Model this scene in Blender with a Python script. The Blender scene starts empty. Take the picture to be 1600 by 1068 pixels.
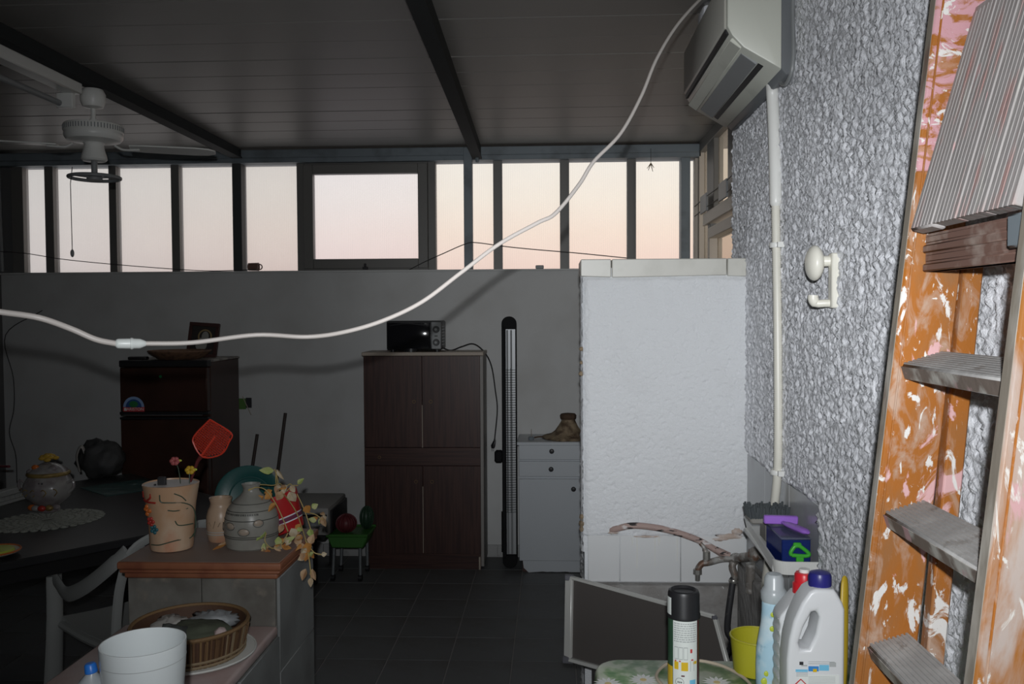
import bpy, bmesh, math, random
from mathutils import Vector, Matrix, noise
random.seed(7)
SC = bpy.context.scene
COL = SC.collection

# ------------------------------------------------------------------ camera
F, CZ = 1365.0, 1.68                       # focal length in pixels of a 1600 px wide frame, eye height
YAW, PIT, ROL = (math.radians(a) for a in (2.643, -1.85, -0.3))
RC = Matrix.Rotation(YAW, 3, 'Z') @ Matrix.Rotation(math.pi / 2 + PIT, 3, 'X') @ Matrix.Rotation(ROL, 3, 'Z')
cd = bpy.data.cameras.new('camera'); cd.sensor_width = 36; cd.lens = 36 * F / 1600
cd.clip_start = 0.02; cd.clip_end = 500
cam = bpy.data.objects.new('camera', cd); COL.objects.link(cam)
cam.matrix_world = Matrix.Translation((0, 0, CZ)) @ RC.to_4x4()
SC.camera = cam

# ------------------------------------------------------------------ sky: dusk, warm near the horizon towards the sunset
W = bpy.data.worlds.new('dusk_sky'); SC.world = W; W.use_nodes = True
nt = W.node_tree; nt.nodes.clear()
def wn(t, **k):
    n = nt.nodes.new(t)
    for a, b in k.items(): setattr(n, a, b)
    return n
tc = wn('ShaderNodeTexCoord'); sep = wn('ShaderNodeSeparateXYZ'); nt.links.new(tc.outputs['Generated'], sep.inputs[0])
ramp = wn('ShaderNodeValToRGB'); nt.links.new(sep.outputs['Z'], ramp.inputs[0])
cr = ramp.color_ramp
cr.elements[0].position = 0.0; cr.elements[0].color = (0.30, 0.22, 0.19, 1)
cr.elements[1].position = 1.0; cr.elements[1].color = (0.30, 0.38, 0.52, 1)
for p, c in ((0.045, (0.97, 0.70, 0.60, 1)), (0.09, (1.0, 0.80, 0.66, 1)), (0.13, (1.0, 0.89, 0.76, 1)), (0.18, (1.0, 0.94, 0.85, 1)), (0.32, (0.62, 0.66, 0.70, 1))):
    e = cr.elements.new(p); e.color = c
dot = wn('ShaderNodeVectorMath', operation='DOT_PRODUCT'); nt.links.new(tc.outputs['Generated'], dot.inputs[0])
dot.inputs[1].default_value = (math.sin(math.radians(14)), math.cos(math.radians(14)), 0)
mr = wn('ShaderNodeMapRange'); nt.links.new(dot.outputs['Value'], mr.inputs[0])
mr.inputs[1].default_value = 0.62; mr.inputs[2].default_value = 1.0; mr.inputs[3].default_value = 0.0; mr.inputs[4].default_value = 1.0
mx = wn('ShaderNodeMixRGB'); nt.links.new(mr.outputs[0], mx.inputs[0])
mx.inputs[1].default_value = (0.66, 0.66, 0.65, 1); nt.links.new(ramp.outputs[0], mx.inputs[2])
bg = wn('ShaderNodeBackground'); nt.links.new(mx.outputs[0], bg.inputs[0]); bg.inputs[1].default_value = 1.14
out = wn('ShaderNodeOutputWorld'); nt.links.new(bg.outputs[0], out.inputs[0])

# ------------------------------------------------------------------ the camera's flash: small, just above and behind the lens, beam turned to the right
for nm, pw, ang in (('camera_flash', 138, 42), ('camera_flash_spill', 126, 102)):      # bright core of the beam and its wide spill
    fl = bpy.data.lights.new(nm, 'SPOT'); fl.energy = pw; fl.color = (0.95, 0.975, 1.0)
    fl.shadow_soft_size = 0.014; fl.spot_size = math.radians(ang); fl.spot_blend = 1.0
    flo = bpy.data.objects.new(nm, fl); COL.objects.link(flo)
    flo.location = (0.0, -0.09, CZ + 0.093)
    flo.rotation_euler = (math.radians(90 - 1.5), 0, math.radians(-4))

vs = SC.view_settings
vs.view_transform = 'Standard'; vs.look = 'None'; vs.gamma = 1; vs.use_curve_mapping = False; vs.exposure = 0.0
SC.display_settings.display_device = 'sRGB'

# ------------------------------------------------------------------ pixel rays of the photograph met with real planes
def ray(px, py): return RC @ Vector(((px - 800) / F, (534 - py) / F, -1))
def AY(px, py, Y): d = ray(px, py); return Vector((0, 0, CZ)) + d * (Y / d.y)
def AX(px, py, X): d = ray(px, py); return Vector((0, 0, CZ)) + d * (X / d.x)
def AZ(px, py, z): d = ray(px, py); return Vector((0, 0, CZ)) + d * ((z - CZ) / d.z)

# ------------------------------------------------------------------ mesh helpers
ORG = {}
def V(*a): return Vector(a)
class MB:
    def __init__(s, M=None): s.v = []; s.f = []; s.M = M
    def add(s, vs, fs):
        b = len(s.v)
        for p in vs:
            p = Vector(p)
            s.v.append(s.M @ p if s.M else p)
        s.f += [tuple(b + i for i in f) for f in fs]
        return s
    def box(s, a, b):
        x0, y0, z0 = a; x1, y1, z1 = b
        return s.add([(x0,y0,z0),(x1,y0,z0),(x1,y1,z0),(x0,y1,z0),(x0,y0,z1),(x1,y0,z1),(x1,y1,z1),(x0,y1,z1)],
            [(0,3,2,1),(4,5,6,7),(0,1,5,4),(1,2,6,5),(2,3,7,6),(3,0,4,7)])
    def hexa(s, bot, top):                              # two quads, counter-clockwise seen from top
        return s.add(list(bot) + list(top), [(0,3,2,1),(4,5,6,7),(0,1,5,4),(1,2,6,5),(2,3,7,6),(3,0,4,7)])
    def bar(s, p0, p1, w, h, up=(0,0,1), w1=None, h1=None):
        p0 = Vector(p0); p1 = Vector(p1); d = (p1 - p0).normalized(); x = d.cross(Vector(up))
        if x.length < 1e-5: x = d.cross(Vector((1, 0, 0)))
        x.normalize(); z = x.cross(d)
        w1 = w if w1 is None else w1; h1 = h if h1 is None else h1
        q = [(-1,-1),(1,-1),(1,1),(-1,1)]
        return s.add([p0 + x*a*w/2 + z*b*h/2 for a, b in q] + [p1 + x*a*w1/2 + z*b*h1/2 for a, b in q],
            [(0,1,2,3),(7,6,5,4),(0,4,5,1),(1,5,6,2),(2,6,7,3),(3,7,4,0)])
    def cyl(s, p0, p1, r0, r1=None, n=16): return s.tube([p0, p1], [r0, r0 if r1 is None else r1], n)
    def tube(s, pts, r, n=8, caps=True, flat=1.0, up=None):
        pts = [Vector(p) for p in pts]; N = len(pts); rs = r if isinstance(r, (list, tuple)) else [r] * N
        vs = []; fs = []; prev = None
        for i, p in enumerate(pts):
            t = (pts[min(i+1, N-1)] - pts[max(i-1, 0)]).normalized()
            if prev is None:
                x = t.cross(Vector(up or (0.13, 0.21, 0.97)))
                if x.length < 1e-3: x = t.cross(Vector((1, 0, 0)))
            else: x = prev - t * prev.dot(t)
            x.normalize(); prev = x; y = t.cross(x)
            for k in range(n):
                a = 2 * math.pi * k / n
                vs.append(p + (x * math.cos(a) + y * math.sin(a) * flat) * rs[i])
        for i in range(N - 1):
            for k in range(n):
                k2 = (k + 1) % n
                fs.append((i*n+k, i*n+k2, (i+1)*n+k2, (i+1)*n+k))
        if caps: fs.append(tuple(range(n))[::-1]); fs.append(tuple((N-1)*n + k for k in range(n)))
        return s.add(vs, fs)
    def ring(s, c, R, r, n=32, m=8, ax=(0,0,1), sq=1.0):
        z = Vector(ax).normalized(); x = z.orthogonal().normalized(); y = z.cross(x); c = Vector(c)
        vs = []; fs = []
        for i in range(n):
            a = 2*math.pi*i/n; d = x*math.cos(a) + y*math.sin(a)
            for k in range(m):
                b = 2*math.pi*k/m
                vs.append(c + d*(R + r*math.cos(b)) + z*r*math.sin(b)*sq)
        for i in range(n):
            for k in range(m):
                fs.append((i*m+k, ((i+1)%n)*m+k, ((i+1)%n)*m+(k+1)%m, i*m+(k+1)%m))
        return s.add(vs, fs)
    def lathe(s, prof, c=(0,0,0), n=32, fn=None, sx=1, sy=1):
        c = Vector(c); vs = []; fs = []
        for (r, z) in prof:
            for k in range(n):
                a = 2*math.pi*k/n; q = r if fn is None else fn(r, z, a)
                vs.append(c + Vector((q*math.cos(a)*sx, q*math.sin(a)*sy, z)))
        L = len(prof)
        for i in range(L-1):
            for k in range(n):
                fs.append((i*n+k, i*n+(k+1)%n, (i+1)*n+(k+1)%n, (i+1)*n+k))
        if prof[0][0] > 1e-4: fs.append(tuple(range(n))[::-1])
        if prof[-1][0] > 1e-4: fs.append(tuple((L-1)*n+k for k in range(n)))
        return s.add(vs, fs)
    def ball(s, c, r, n=16, m=10, sc=(1,1,1), fn=None):
        c = Vector(c); vs = []; fs = []
        for i in range(m+1):
            t = math.pi*i/m
            for k in range(n):
                a = 2*math.pi*k/n
                d = Vector((math.sin(t)*math.cos(a), math.sin(t)*math.sin(a), -math.cos(t)))
                q = r if fn is None else r*fn(d)
                vs.append(c + Vector((d.x*sc[0], d.y*sc[1], d.z*sc[2]))*q)
        for i in range(m):
            for k in range(n):
                fs.append((i*n+k, i*n+(k+1)%n, (i+1)*n+(k+1)%n, (i+1)*n+k))
        return s.add(vs, fs)
    def prism(s, poly, o, u, v, w):                     # poly in (u,v) pushed along vector w
        o = Vector(o); u = Vector(u); v = Vector(v); w = Vector(w); n = len(poly)
        a = [o + u*p[0] + v*p[1] for p in poly]
        flip = u.cross(v).dot(w) < 0
        fs = [tuple(range(n))[::-1], tuple(range(n, 2*n))] + [(i, (i+1)%n, n+(i+1)%n, n+i) for i in range(n)]
        if flip: fs = [f[::-1] for f in fs]
        return s.add(a + [p + w for p in a], fs)
    def sheet(s, fn, nu, nv, th=0.0, nrm=None):         # open grid fn(u,v) -> point, optional thickness along nrm
        vs = [Vector(fn(i/nu, j/nv)) for j in range(nv+1) for i in range(nu+1)]
        q = lambda i, j: j*(nu+1)+i
        fs = [(q(i,j), q(i+1,j), q(i+1,j+1), q(i,j+1)) for j in range(nv) for i in range(nu)]
        if th:
            B = len(vs); nn = Vector(nrm)
            vs += [p - nn*th for p in vs]
            fs += [tuple(B+i for i in f[::-1]) for f in fs]
            for i in range(nu): fs.append((q(i+1,0), q(i,0), B+q(i,0), B+q(i+1,0))); fs.append((q(i,nv), q(i+1,nv), B+q(i+1,nv), B+q(i,nv)))
            for j in range(nv): fs.append((q(0,j), q(0,j+1), B+q(0,j+1), B+q(0,j))); fs.append((q(nu,j+1), q(nu,j), B+q(nu,j), B+q(nu,j+1)))
        return s.add(vs, fs)
    def mesh(s, name, origin=(0,0,0), bev=0, seg=1, ang=0.7, weld=False):
        o = Vector(origin); me = bpy.data.meshes.new(name)
        me.from_pydata([p - o for p in s.v], [], s.f)
        bm = bmesh.new(); bm.from_mesh(me)
        if weld: bmesh.ops.remove_doubles(bm, verts=bm.verts, dist=1e-5)
        if bev:
            ed = [e for e in bm.edges if len(e.link_faces) == 2 and e.calc_face_angle(0) > 0.5]
            bmesh.ops.bevel(bm, geom=ed, offset=bev, segments=seg, affect='EDGES', profile=0.5, clamp_overlap=True)
        for f in bm.faces: f.smooth = True
        for e in bm.edges:
            if len(e.link_faces) != 2 or e.calc_face_angle(0) > ang: e.smooth = False
        bm.to_mesh(me); bm.free()
        return me
    def build(s, name, mat, parent=None, bev=0, seg=1, origin=None, ang=0.7, kind=None, label=None, weld=False):
        if parent is not None: origin = ORG[parent.name]
        elif origin is None:
            origin = Vector((sum(p.x for p in s.v)/len(s.v), sum(p.y for p in s.v)/len(s.v), min(p.z for p in s.v)))
        me = s.mesh(name, origin, bev, seg, ang, weld); me.materials.append(mat)
        o = bpy.data.objects.new(name, me); COL.objects.link(o)
        if parent is not None: o.parent = parent
        else: o.location = origin
        ORG[o.name] = Vector(origin)
        if kind: o['kind'] = kind
        if label: o['label'] = label
        return o
def thing(name, loc, label, cat, group=None, kind=None):
    o = bpy.data.objects.new(name, None); COL.objects.link(o); o.location = loc; o.empty_display_size = 0.05
    ORG[o.name] = Vector(loc)
    if label: o['label'] = label
    if cat: o['category'] = cat
    if group: o['group'] = group
    if kind: o['kind'] = kind
    return o
def tag(o, label, cat, group=None):
    o['label'] = label; o['category'] = cat
    if group: o['group'] = group
    return o
def inst(name, me, parent, loc):                         # a piece that shares mesh data; loc in world space
    o = bpy.data.objects.new(name, me); COL.objects.link(o); o.parent = parent
    o.location = Vector(loc) - ORG[parent.name]; ORG[o.name] = Vector(loc)
    return o
def spline(pts, n=6):                                    # Catmull-Rom through points
    P = [Vector(p) for p in pts]; P = [P[0]*2 - P[1]] + P + [P[-1]*2 - P[-2]]; out = []
    for i in range(1, len(P)-2):
        a, b, c, d = P[i-1:i+3]
        for k in range(n):
            t = k/n
            out.append(0.5*((2*b) + (c-a)*t + (2*a-5*b+4*c-d)*t*t + (3*b-a-3*c+d)*t**3))
    return out + [P[-2]]
def text_mesh(body, size, o, u, v, depth, name, mat, parent, align='CENTER'):
    cu = bpy.data.curves.new(name, 'FONT'); cu.body = body; cu.size = size; cu.align_x = align; cu.align_y = 'CENTER'; cu.extrude = depth
    t = bpy.data.objects.new(name, cu); COL.objects.link(t)
    dg = bpy.context.evaluated_depsgraph_get(); me = bpy.data.meshes.new_from_object(t.evaluated_get(dg))
    bpy.data.objects.remove(t); bpy.data.curves.remove(cu)
    u = Vector(u).normalized(); v = Vector(v).normalized(); w = u.cross(v); o = Vector(o) - ORG[parent.name]
    for p in me.vertices: p.co = o + u*p.co.x + v*p.co.y + w*p.co.z
    me.materials.clear(); me.materials.append(mat)
    ob = bpy.data.objects.new(name, me); COL.objects.link(ob); ob.parent = parent; ORG[ob.name] = ORG[parent.name]
    return ob

# ------------------------------------------------------------------ materials
def mat(name, col, rough=0.6, metal=0.0, spec=0.5, bump=None, var=None, stretch=(1,1,1), trans=0.0, ior=1.45, coat=0.0, sss=0.0, emit=None):
    """bump=(scale, strength, distance); var=(scale, colour2, low, high)"""
    m = bpy.data.materials.new(name); m.use_nodes = True; t = m.node_tree; b = t.nodes['Principled BSDF']
    b.inputs['Base Color'].default_value = (*col, 1); b.inputs['Roughness'].default_value = rough
    b.inputs['Metallic'].default_value = metal; b.inputs['Specular IOR Level'].default_value = spec
    b.inputs['IOR'].default_value = ior
    if trans: b.inputs['Transmission Weight'].default_value = trans
    if coat: b.inputs['Coat Weight'].default_value = coat
    if emit: b.inputs['Emission Color'].default_value = (*emit[0], 1); b.inputs['Emission Strength'].default_value = emit[1]
    if bump or var:
        c = t.nodes.new('ShaderNodeTexCoord'); mp = t.nodes.new('ShaderNodeMapping'); mp.inputs['Scale'].default_value = stretch
        t.links.new(c.outputs['Object'], mp.inputs['Vector'])
    if var:
        vl = var if isinstance(var, list) else [var]; last = None
        for (sc, c2, lo, hi) in vl:
            n = t.nodes.new('ShaderNodeTexNoise'); n.inputs['Scale'].default_value = sc; n.inputs['Detail'].default_value = 5
            t.links.new(mp.outputs[0], n.inputs['Vector'])
            r = t.nodes.new('ShaderNodeMapRange'); r.inputs[1].default_value = lo; r.inputs[2].default_value = hi
            t.links.new(n.outputs['Fac'], r.inputs[0])
            x = t.nodes.new('ShaderNodeMixRGB'); x.inputs[2].default_value = (*c2, 1); t.links.new(r.outputs[0], x.inputs[0])
            if last is None: x.inputs[1].default_value = (*col, 1)
            else: t.links.new(last.outputs[0], x.inputs[1])
            last = x
        t.links.new(last.outputs[0], b.inputs['Base Color'])
    if bump:
        n = t.nodes.new('ShaderNodeTexNoise'); n.inputs['Scale'].default_value = bump[0]; n.inputs['Detail'].default_value = 4
        t.links.new(mp.outputs[0], n.inputs['Vector'])
        k = t.nodes.new('ShaderNodeBump'); k.inputs['Strength'].default_value = bump[1]; k.inputs['Distance'].default_value = bump[2]
        t.links.new(n.outputs['Fac'], k.inputs['Height']); t.links.new(k.outputs[0], b.inputs['Normal'])
    return m
def pane_mat(name, tint, diff, dcol, scale=160, axis=0):
    """twin-wall polycarbonate: lets the sky through, scatters a little, fine vertical webs"""
    m = bpy.data.materials.new(name); m.use_nodes = True; t = m.node_tree; t.nodes.clear()
    c = t.nodes.new('ShaderNodeTexCoord'); sp = t.nodes.new('ShaderNodeSeparateXYZ'); t.links.new(c.outputs['Object'], sp.inputs[0])
    mul = t.nodes.new('ShaderNodeMath'); mul.operation = 'MULTIPLY'; mul.inputs[1].default_value = scale * 2 * math.pi / 2
    t.links.new(sp.outputs[axis], mul.inputs[0])
    sn = t.nodes.new('ShaderNodeMath'); sn.operation = 'SINE'; t.links.new(mul.outputs[0], sn.inputs[0])
    ns = t.nodes.new('ShaderNodeTexNoise'); ns.inputs['Scale'].default_value = 6; t.links.new(c.outputs['Object'], ns.inputs['Vector'])
    ad = t.nodes.new('ShaderNodeMath'); ad.operation = 'MULTIPLY_ADD'; t.links.new(ns.outputs['Fac'], ad.inputs[0]); ad.inputs[1].default_value = 1.6
    t.links.new(sn.outputs[0], ad.inputs[2])
    r = t.nodes.new('ShaderNodeMapRange'); r.inputs[1].default_value = -0.6; r.inputs[2].default_value = 2.2
    r.inputs[3].default_value = 0.965; r.inputs[4].default_value = 1.0; t.links.new(ad.outputs[0], r.inputs[0])
    cm = t.nodes.new('ShaderNodeMixRGB'); cm.blend_type = 'MULTIPLY'; cm.inputs[0].default_value = 1; cm.inputs[1].default_value = (*tint, 1)
    t.links.new(r.outputs[0], cm.inputs[2])
    tr = t.nodes.new('ShaderNodeBsdfTransparent'); t.links.new(cm.outputs[0], tr.inputs[0])
    tl = t.nodes.new('ShaderNodeBsdfTranslucent'); tl.inputs[0].default_value = (*dcol, 1)
    mx = t.nodes.new('ShaderNodeMixShader'); mx.inputs[0].default_value = diff
    t.links.new(tr.outputs[0], mx.inputs[1]); t.links.new(tl.outputs[0], mx.inputs[2])
    o = t.nodes.new('ShaderNodeOutputMaterial'); t.links.new(mx.outputs[0], o.inputs[0])
    return m
def clear_mat(name, col, fac, rough=0.1):
    m = bpy.data.materials.new(name); m.use_nodes = True; t = m.node_tree; b = t.nodes['Principled BSDF']
    b.inputs['Base Color'].default_value = (*col, 1); b.inputs['Roughness'].default_value = rough
    tr = t.nodes.new('ShaderNodeBsdfTransparent'); tr.inputs[0].default_value = (*[min(1, c*.55+.45) for c in col], 1)
    mx = t.nodes.new('ShaderNodeMixShader'); mx.inputs[0].default_value = fac
    t.links.new(tr.outputs[0], mx.inputs[1]); t.links.new(b.outputs[0], mx.inputs[2])
    t.links.new(mx.outputs[0], t.nodes['Material Output'].inputs[0]); return m
def screen_mat(name, col, fac):
    return clear_mat(name, col, fac, 0.8)
def stucco_mat(name, col, c2, scale, strength):
    m = bpy.data.materials.new(name); m.use_nodes = True; t = m.node_tree; b = t.nodes['Principled BSDF']
    b.inputs['Roughness'].default_value = 0.55; b.inputs['Specular IOR Level'].default_value = 0.5
    c = t.nodes.new('ShaderNodeTexCoord')
    n = t.nodes.new('ShaderNodeTexNoise'); n.inputs['Scale'].default_value = scale; n.inputs['Detail'].default_value = 6; n.inputs['Roughness'].default_value = .6
    t.links.new(c.outputs['Object'], n.inputs['Vector'])
    n2 = t.nodes.new('ShaderNodeTexNoise'); n2.inputs['Scale'].default_value = 4; n2.inputs['Detail'].default_value = 4
    t.links.new(c.outputs['Object'], n2.inputs['Vector'])
    r = t.nodes.new('ShaderNodeMapRange'); r.inputs[1].default_value = .52; r.inputs[2].default_value = .75; t.links.new(n2.outputs['Fac'], r.inputs[0])
    x = t.nodes.new('ShaderNodeMixRGB'); x.inputs[1].default_value = (*col, 1); x.inputs[2].default_value = (*c2, 1); t.links.new(r.outputs[0], x.inputs[0])
    t.links.new(x.outputs[0], b.inputs['Base Color'])
    k = t.nodes.new('ShaderNodeBump'); k.inputs['Strength'].default_value = strength; k.inputs['Distance'].default_value = 0.004
    t.links.new(n.outputs['Fac'], k.inputs['Height']); t.links.new(k.outputs[0], b.inputs['Normal']); return m
def paint_mat(name, base, rub, cols, stretch, rough=0.4):
    """varnished wood with rubbed grain and splashes of wall paint (list of (colour, scale, low, high))"""
    m = mat(name, base, rough, var=[(9, rub, .5, .72)] + [(s, c, lo, hi) for c, s, lo, hi in cols], stretch=stretch, bump=(60, .25, .002))
    for n in m.node_tree.nodes:
        if n.type == 'TEX_NOISE': n.inputs['Distortion'].default_value = 1.1; n.inputs['Detail'].default_value = 8; n.inputs['Roughness'].default_value = .62
    return m

m_wall = mat('grey_plaster', (0.60, 0.605, 0.60), 0.85, spec=.2, bump=(90, .12, .002), var=(3, (0.54, .54, .53), .45, .7))
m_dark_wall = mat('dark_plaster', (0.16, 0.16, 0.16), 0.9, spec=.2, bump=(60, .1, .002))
m_stucco = stucco_mat('rough_white_stucco', (0.88, 0.89, 0.93), (0.80, 0.81, 0.85), 190, .8)
m_plaster = stucco_mat('white_roughcast', (0.73, 0.745, 0.765), (0.68, .69, .705), 150, .9)
m_ceil = mat('ceiling_sheet', (0.235, 0.225, 0.21), 0.42, spec=.5, bump=(4, .08, .004), stretch=(.4, 40, 1))
m_seam = mat('ceiling_seam', (0.16, 0.155, 0.15), 0.6)
m_tilef = mat('slate_floor_tile', (0.125, 0.13, 0.133), 0.5, var=[(3, (0.095, .09, .085), .45, .65), (14, (.16, .16, .16), .62, .8)], bump=(25, .15, .003))
m_grout = mat('floor_grout', (0.29, 0.28, 0.27), 0.9)
m_base = mat('baseboard_tile', (0.40, .40, .395), .5, var=(20, (.3, .3, .3), .5, .7))
m_alu = mat('bronze_frame', (0.17, 0.165, 0.155), 0.45, spec=.5)
m_alu2 = mat('beige_frame', (0.62, 0.55, 0.47), 0.5)
m_steel = mat('blue_grey_steel', (0.20, 0.235, 0.26), 0.5, spec=.5, bump=(30, .1, .002), var=(6, (.13, .15, .165), .5, .7))
m_steel_d = mat('dark_steel', (0.05, 0.055, 0.056), 0.6)
m_beam = mat('dark_beam_paint', (0.030, 0.033, 0.034), 0.75, spec=.2)
m_pane = pane_mat('polycarbonate', (0.97, 0.97, 0.97), 0.10, (0.8, .8, .82))
m_pane_l = pane_mat('dusty_polycarbonate', (0.93, 0.925, 0.93), 0.20, (0.75, .74, .75))
m_pane_w = pane_mat('white_polycarbonate', (0.965, 0.965, 1.0), 0.14, (0.88, .88, .92))
m_pane_s = pane_mat('yellowed_polycarbonate', (0.80, 0.76, 0.71), 0.25, (0.62, .57, .50), 160, 1)
m_white = mat('white_plastic', (0.78, 0.78, 0.75), .35)
m_chair = mat('chair_plastic', (0.37, 0.38, 0.37), .5)
m_cream = mat('cream_plastic', (0.74, 0.72, 0.64), .35)
m_ac = mat('aged_appliance_plastic', (0.60, 0.61, 0.54), .4, var=(5, (.44, .45, .39), .5, .7))
m_ac_f = mat('ac_front_plastic', (0.42, 0.41, 0.37), .4)
m_ac_d = mat('ac_back_plate', (0.16, .17, .18), .45)
m_black = mat('black_plastic', (0.018, 0.018, 0.02), .4)
m_blackg = mat('black_glass', (0.012, 0.012, 0.014), .08)
m_matt_black = mat('matt_black_shell', (0.014, .014, .015), .75, spec=.15)
m_rubber = mat('black_rubber', (0.03, .03, .033), .6, var=(40, (.10, .09, .09), .6, .75))
m_cable = mat('cream_cable', (0.50, 0.46, 0.43), .4)
m_plug = mat('white_connector', (0.62, 0.65, 0.63), .35)
m_wire = mat('dark_wire', (0.05, .045, .045), .6)
m_brown = mat('dark_walnut_laminate', (0.062, 0.026, 0.020), .42, var=(9, (.035, .014, .012), .42, .62), stretch=(9, 9, .35))
m_brown_h = mat('dark_walnut_laminate_rail', (0.062, 0.026, 0.020), .42, var=(9, (.035, .014, .012), .42, .62), stretch=(.35, 9, 9))
m_edge = mat('light_edge_band', (0.40, .34, .28), .5)
m_cabside = mat('grey_cabinet_side', (0.27, .255, .24), .55)
m_fridge = mat('brown_fridge_enamel', (0.055, 0.024, 0.017), .35, var=(5, (.04, .018, .013), .4, .6))
m_fr_top = mat('worn_grey_top', (0.36, .34, .31), .6, var=(14, (.2, .18, .17), .5, .6))
m_silver = mat('silver_trim', (0.55, .56, .57), .3, .8)
m_grey_p = mat('grey_plastic', (0.26, .27, .275), .45)
m_whitecab = mat('white_painted_board', (0.52, 0.55, 0.58), .35, bump=(3, .05, .004))
m_marb = mat('stone_ornament', (0.30, .23, .15), .8, var=(20, (.12, .08, .05), .45, .62), bump=(40, .8, .01))
m_marb_d = mat('bark_ornament', (0.09, .055, .035), .9, bump=(60, .8, .008))
m_orange = paint_mat('paint_splashed_varnish', (0.36, 0.125, 0.021), (.28, .135, .055),
    [((.44, .30, .22), 26, .50, .66), ((.66, .40, .40), 15, .60, .635), ((.72, .70, .67), 24, .60, .63), ((.72, .70, .66), 60, .64, .67)], (1, 1, .45))
m_orange_n = paint_mat('heavily_smeared_varnish', (0.33, 0.13, 0.03), (.46, .33, .25),
    [((.42, .35, .31), 9, .44, .60), ((.50, .30, .30), 12, .55, .60), ((.60, .58, .54), 30, .59, .63)], (1, 1, .35))
m_orange_top = paint_mat('pink_splashed_varnish', (0.36, 0.13, 0.025), (.5, .30, .22),
    [((.58, .32, .35), 16, .47, .53), ((.72, .70, .67), 26, .58, .61)], (1, 1, 1.6))
m_raw = mat('weathered_wood_edge', (0.27, .235, .19), .7, var=[(16, (.58, .55, .5), .5, .7), (25, (.2, .13, .1), .58, .7)], bump=(60, .3, .003), stretch=(1, 1, .3))
m_tread = mat('grey_worn_tread', (0.37, .36, .35), .75, var=[(12, (.50, .49, .475), .5, .7), (30, (.26, .235, .215), .6, .72)], bump=(50, .4, .003))
m_tread_e = mat('splashed_tread_edge', (0.20, .16, .135), .7, var=[(14, (.50, .48, .44), .48, .58), (22, (.50, .32, .33), .62, .68)], bump=(50, .4, .003))
m_board = mat('pink_grey_ribbed_board', (0.39, .365, .355), .7, var=[(18, (.44, .27, .25), .55, .68), (34, (.62, .36, .36), .66, .72), (22, (.48, .46, .43), .60, .70)], stretch=(1, 2, .35), bump=(60, .4, .003))
m_brace = mat('reddish_ribbed_brace', (0.20, .115, .09), .6, var=(20, (.36, .28, .24), .5, .65))
m_terra = mat('terracotta_edge', (0.29, 0.11, 0.055), .5, var=(14, (.21, .07, .038), .45, .7), bump=(60, .15, .002))
m_terra_top = mat('dusty_terracotta_top', (0.27, 0.205, 0.175), .6, var=(7, (.34, .20, .14), .55, .75))
m_stone = mat('grey_stone_tile', (0.20, 0.195, 0.175), .6, var=[(7, (.13, .12, .105), .42, .62), (17, (.25, .22, .18), .56, .72)], bump=(25, .25, .003))
m_stone_s = mat('grey_stone_side_tile', (0.25, 0.26, 0.255), .6, var=(4, (.19, .195, .19), .45, .65), bump=(25, .15, .003))
m_marble = mat('pink_marble', (0.55, 0.44, 0.42), .35, var=(4, (.48, .34, .31), .45, .6))
m_conc = mat('raw_concrete', (0.33, .32, .31), .9, var=[(7, (.24, .225, .21), .45, .62), (60, (.62, .62, .6), .70, .74)], bump=(30, .7, .012))
m_tilew = mat('white_wall_tile', (0.70, .71, .715), .22, bump=(3, .03, .003))
m_tiles = mat('grey_wall_tile', (0.47, .485, .50), .25, var=(6, (.41, .41, .41), .5, .7))
m_cap = mat('cream_cap_tile', (0.60, .59, .54), .4, var=(12, (.54, .53, .48), .5, .7))
m_pipe = mat('corroded_brass', (0.22, .20, .18), .5, .3, var=[(30, (.42, .41, .39), .50, .60), (18, (.16, .09, .06), .57, .65)], bump=(70, .6, .004))
m_broken = mat('bare_plaster', (.52, .42, .36), .9, var=(30, (.62,.57,.54), .45, .6), bump=(60, .6, .004))
m_chrome = mat('dull_chrome', (0.42, .41, .38), .35, .8)
m_pipe_p = mat('peeling_painted_pipe', (0.40, .29, .26), .6, var=[(44, (.03, .025, .025), .57, .60), (18, (.7, .67, .66), .58, .62)], bump=(60, .5, .004), stretch=(.4, 1, 1.4))

# ------------------------------------------------------------------ setting: floor
XL, XR, YB, YF, ZC = -3.88, 0.712, -1.6, 6.0, 2.82
fo = MB().box((XL-.2, YB-.2, -.15), (1.25, YF+.2, -.005)).build('floor', m_grout, kind='structure', origin=(0,0,0))
PX, PY = .305, .301
tile = MB().box((.0028, .0028, -.012), (PX-.0028, PY-.0028, 0)).mesh('floor_tile', bev=.0012); tile.materials.append(m_tilef)
tile2 = tile.copy()
x0 = -.2 - 12*PX; y1 = 5.38 + 2*PY
for i in range(17):
    for j in range(10):
        xa, ya = x0 + i*PX, y1 - (j+1)*PY
        if ya + PY > YF + .02: continue
        if xa + PX > 1.01: continue
        inst('floor_tile', tile, fo, (xa, ya, random.uniform(-.0012, .0004)))
MB().box((XL, YB, -.006), (XR, y1 - 10*PY, 0)).build('floor_paving', m_tilef, fo)

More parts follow.
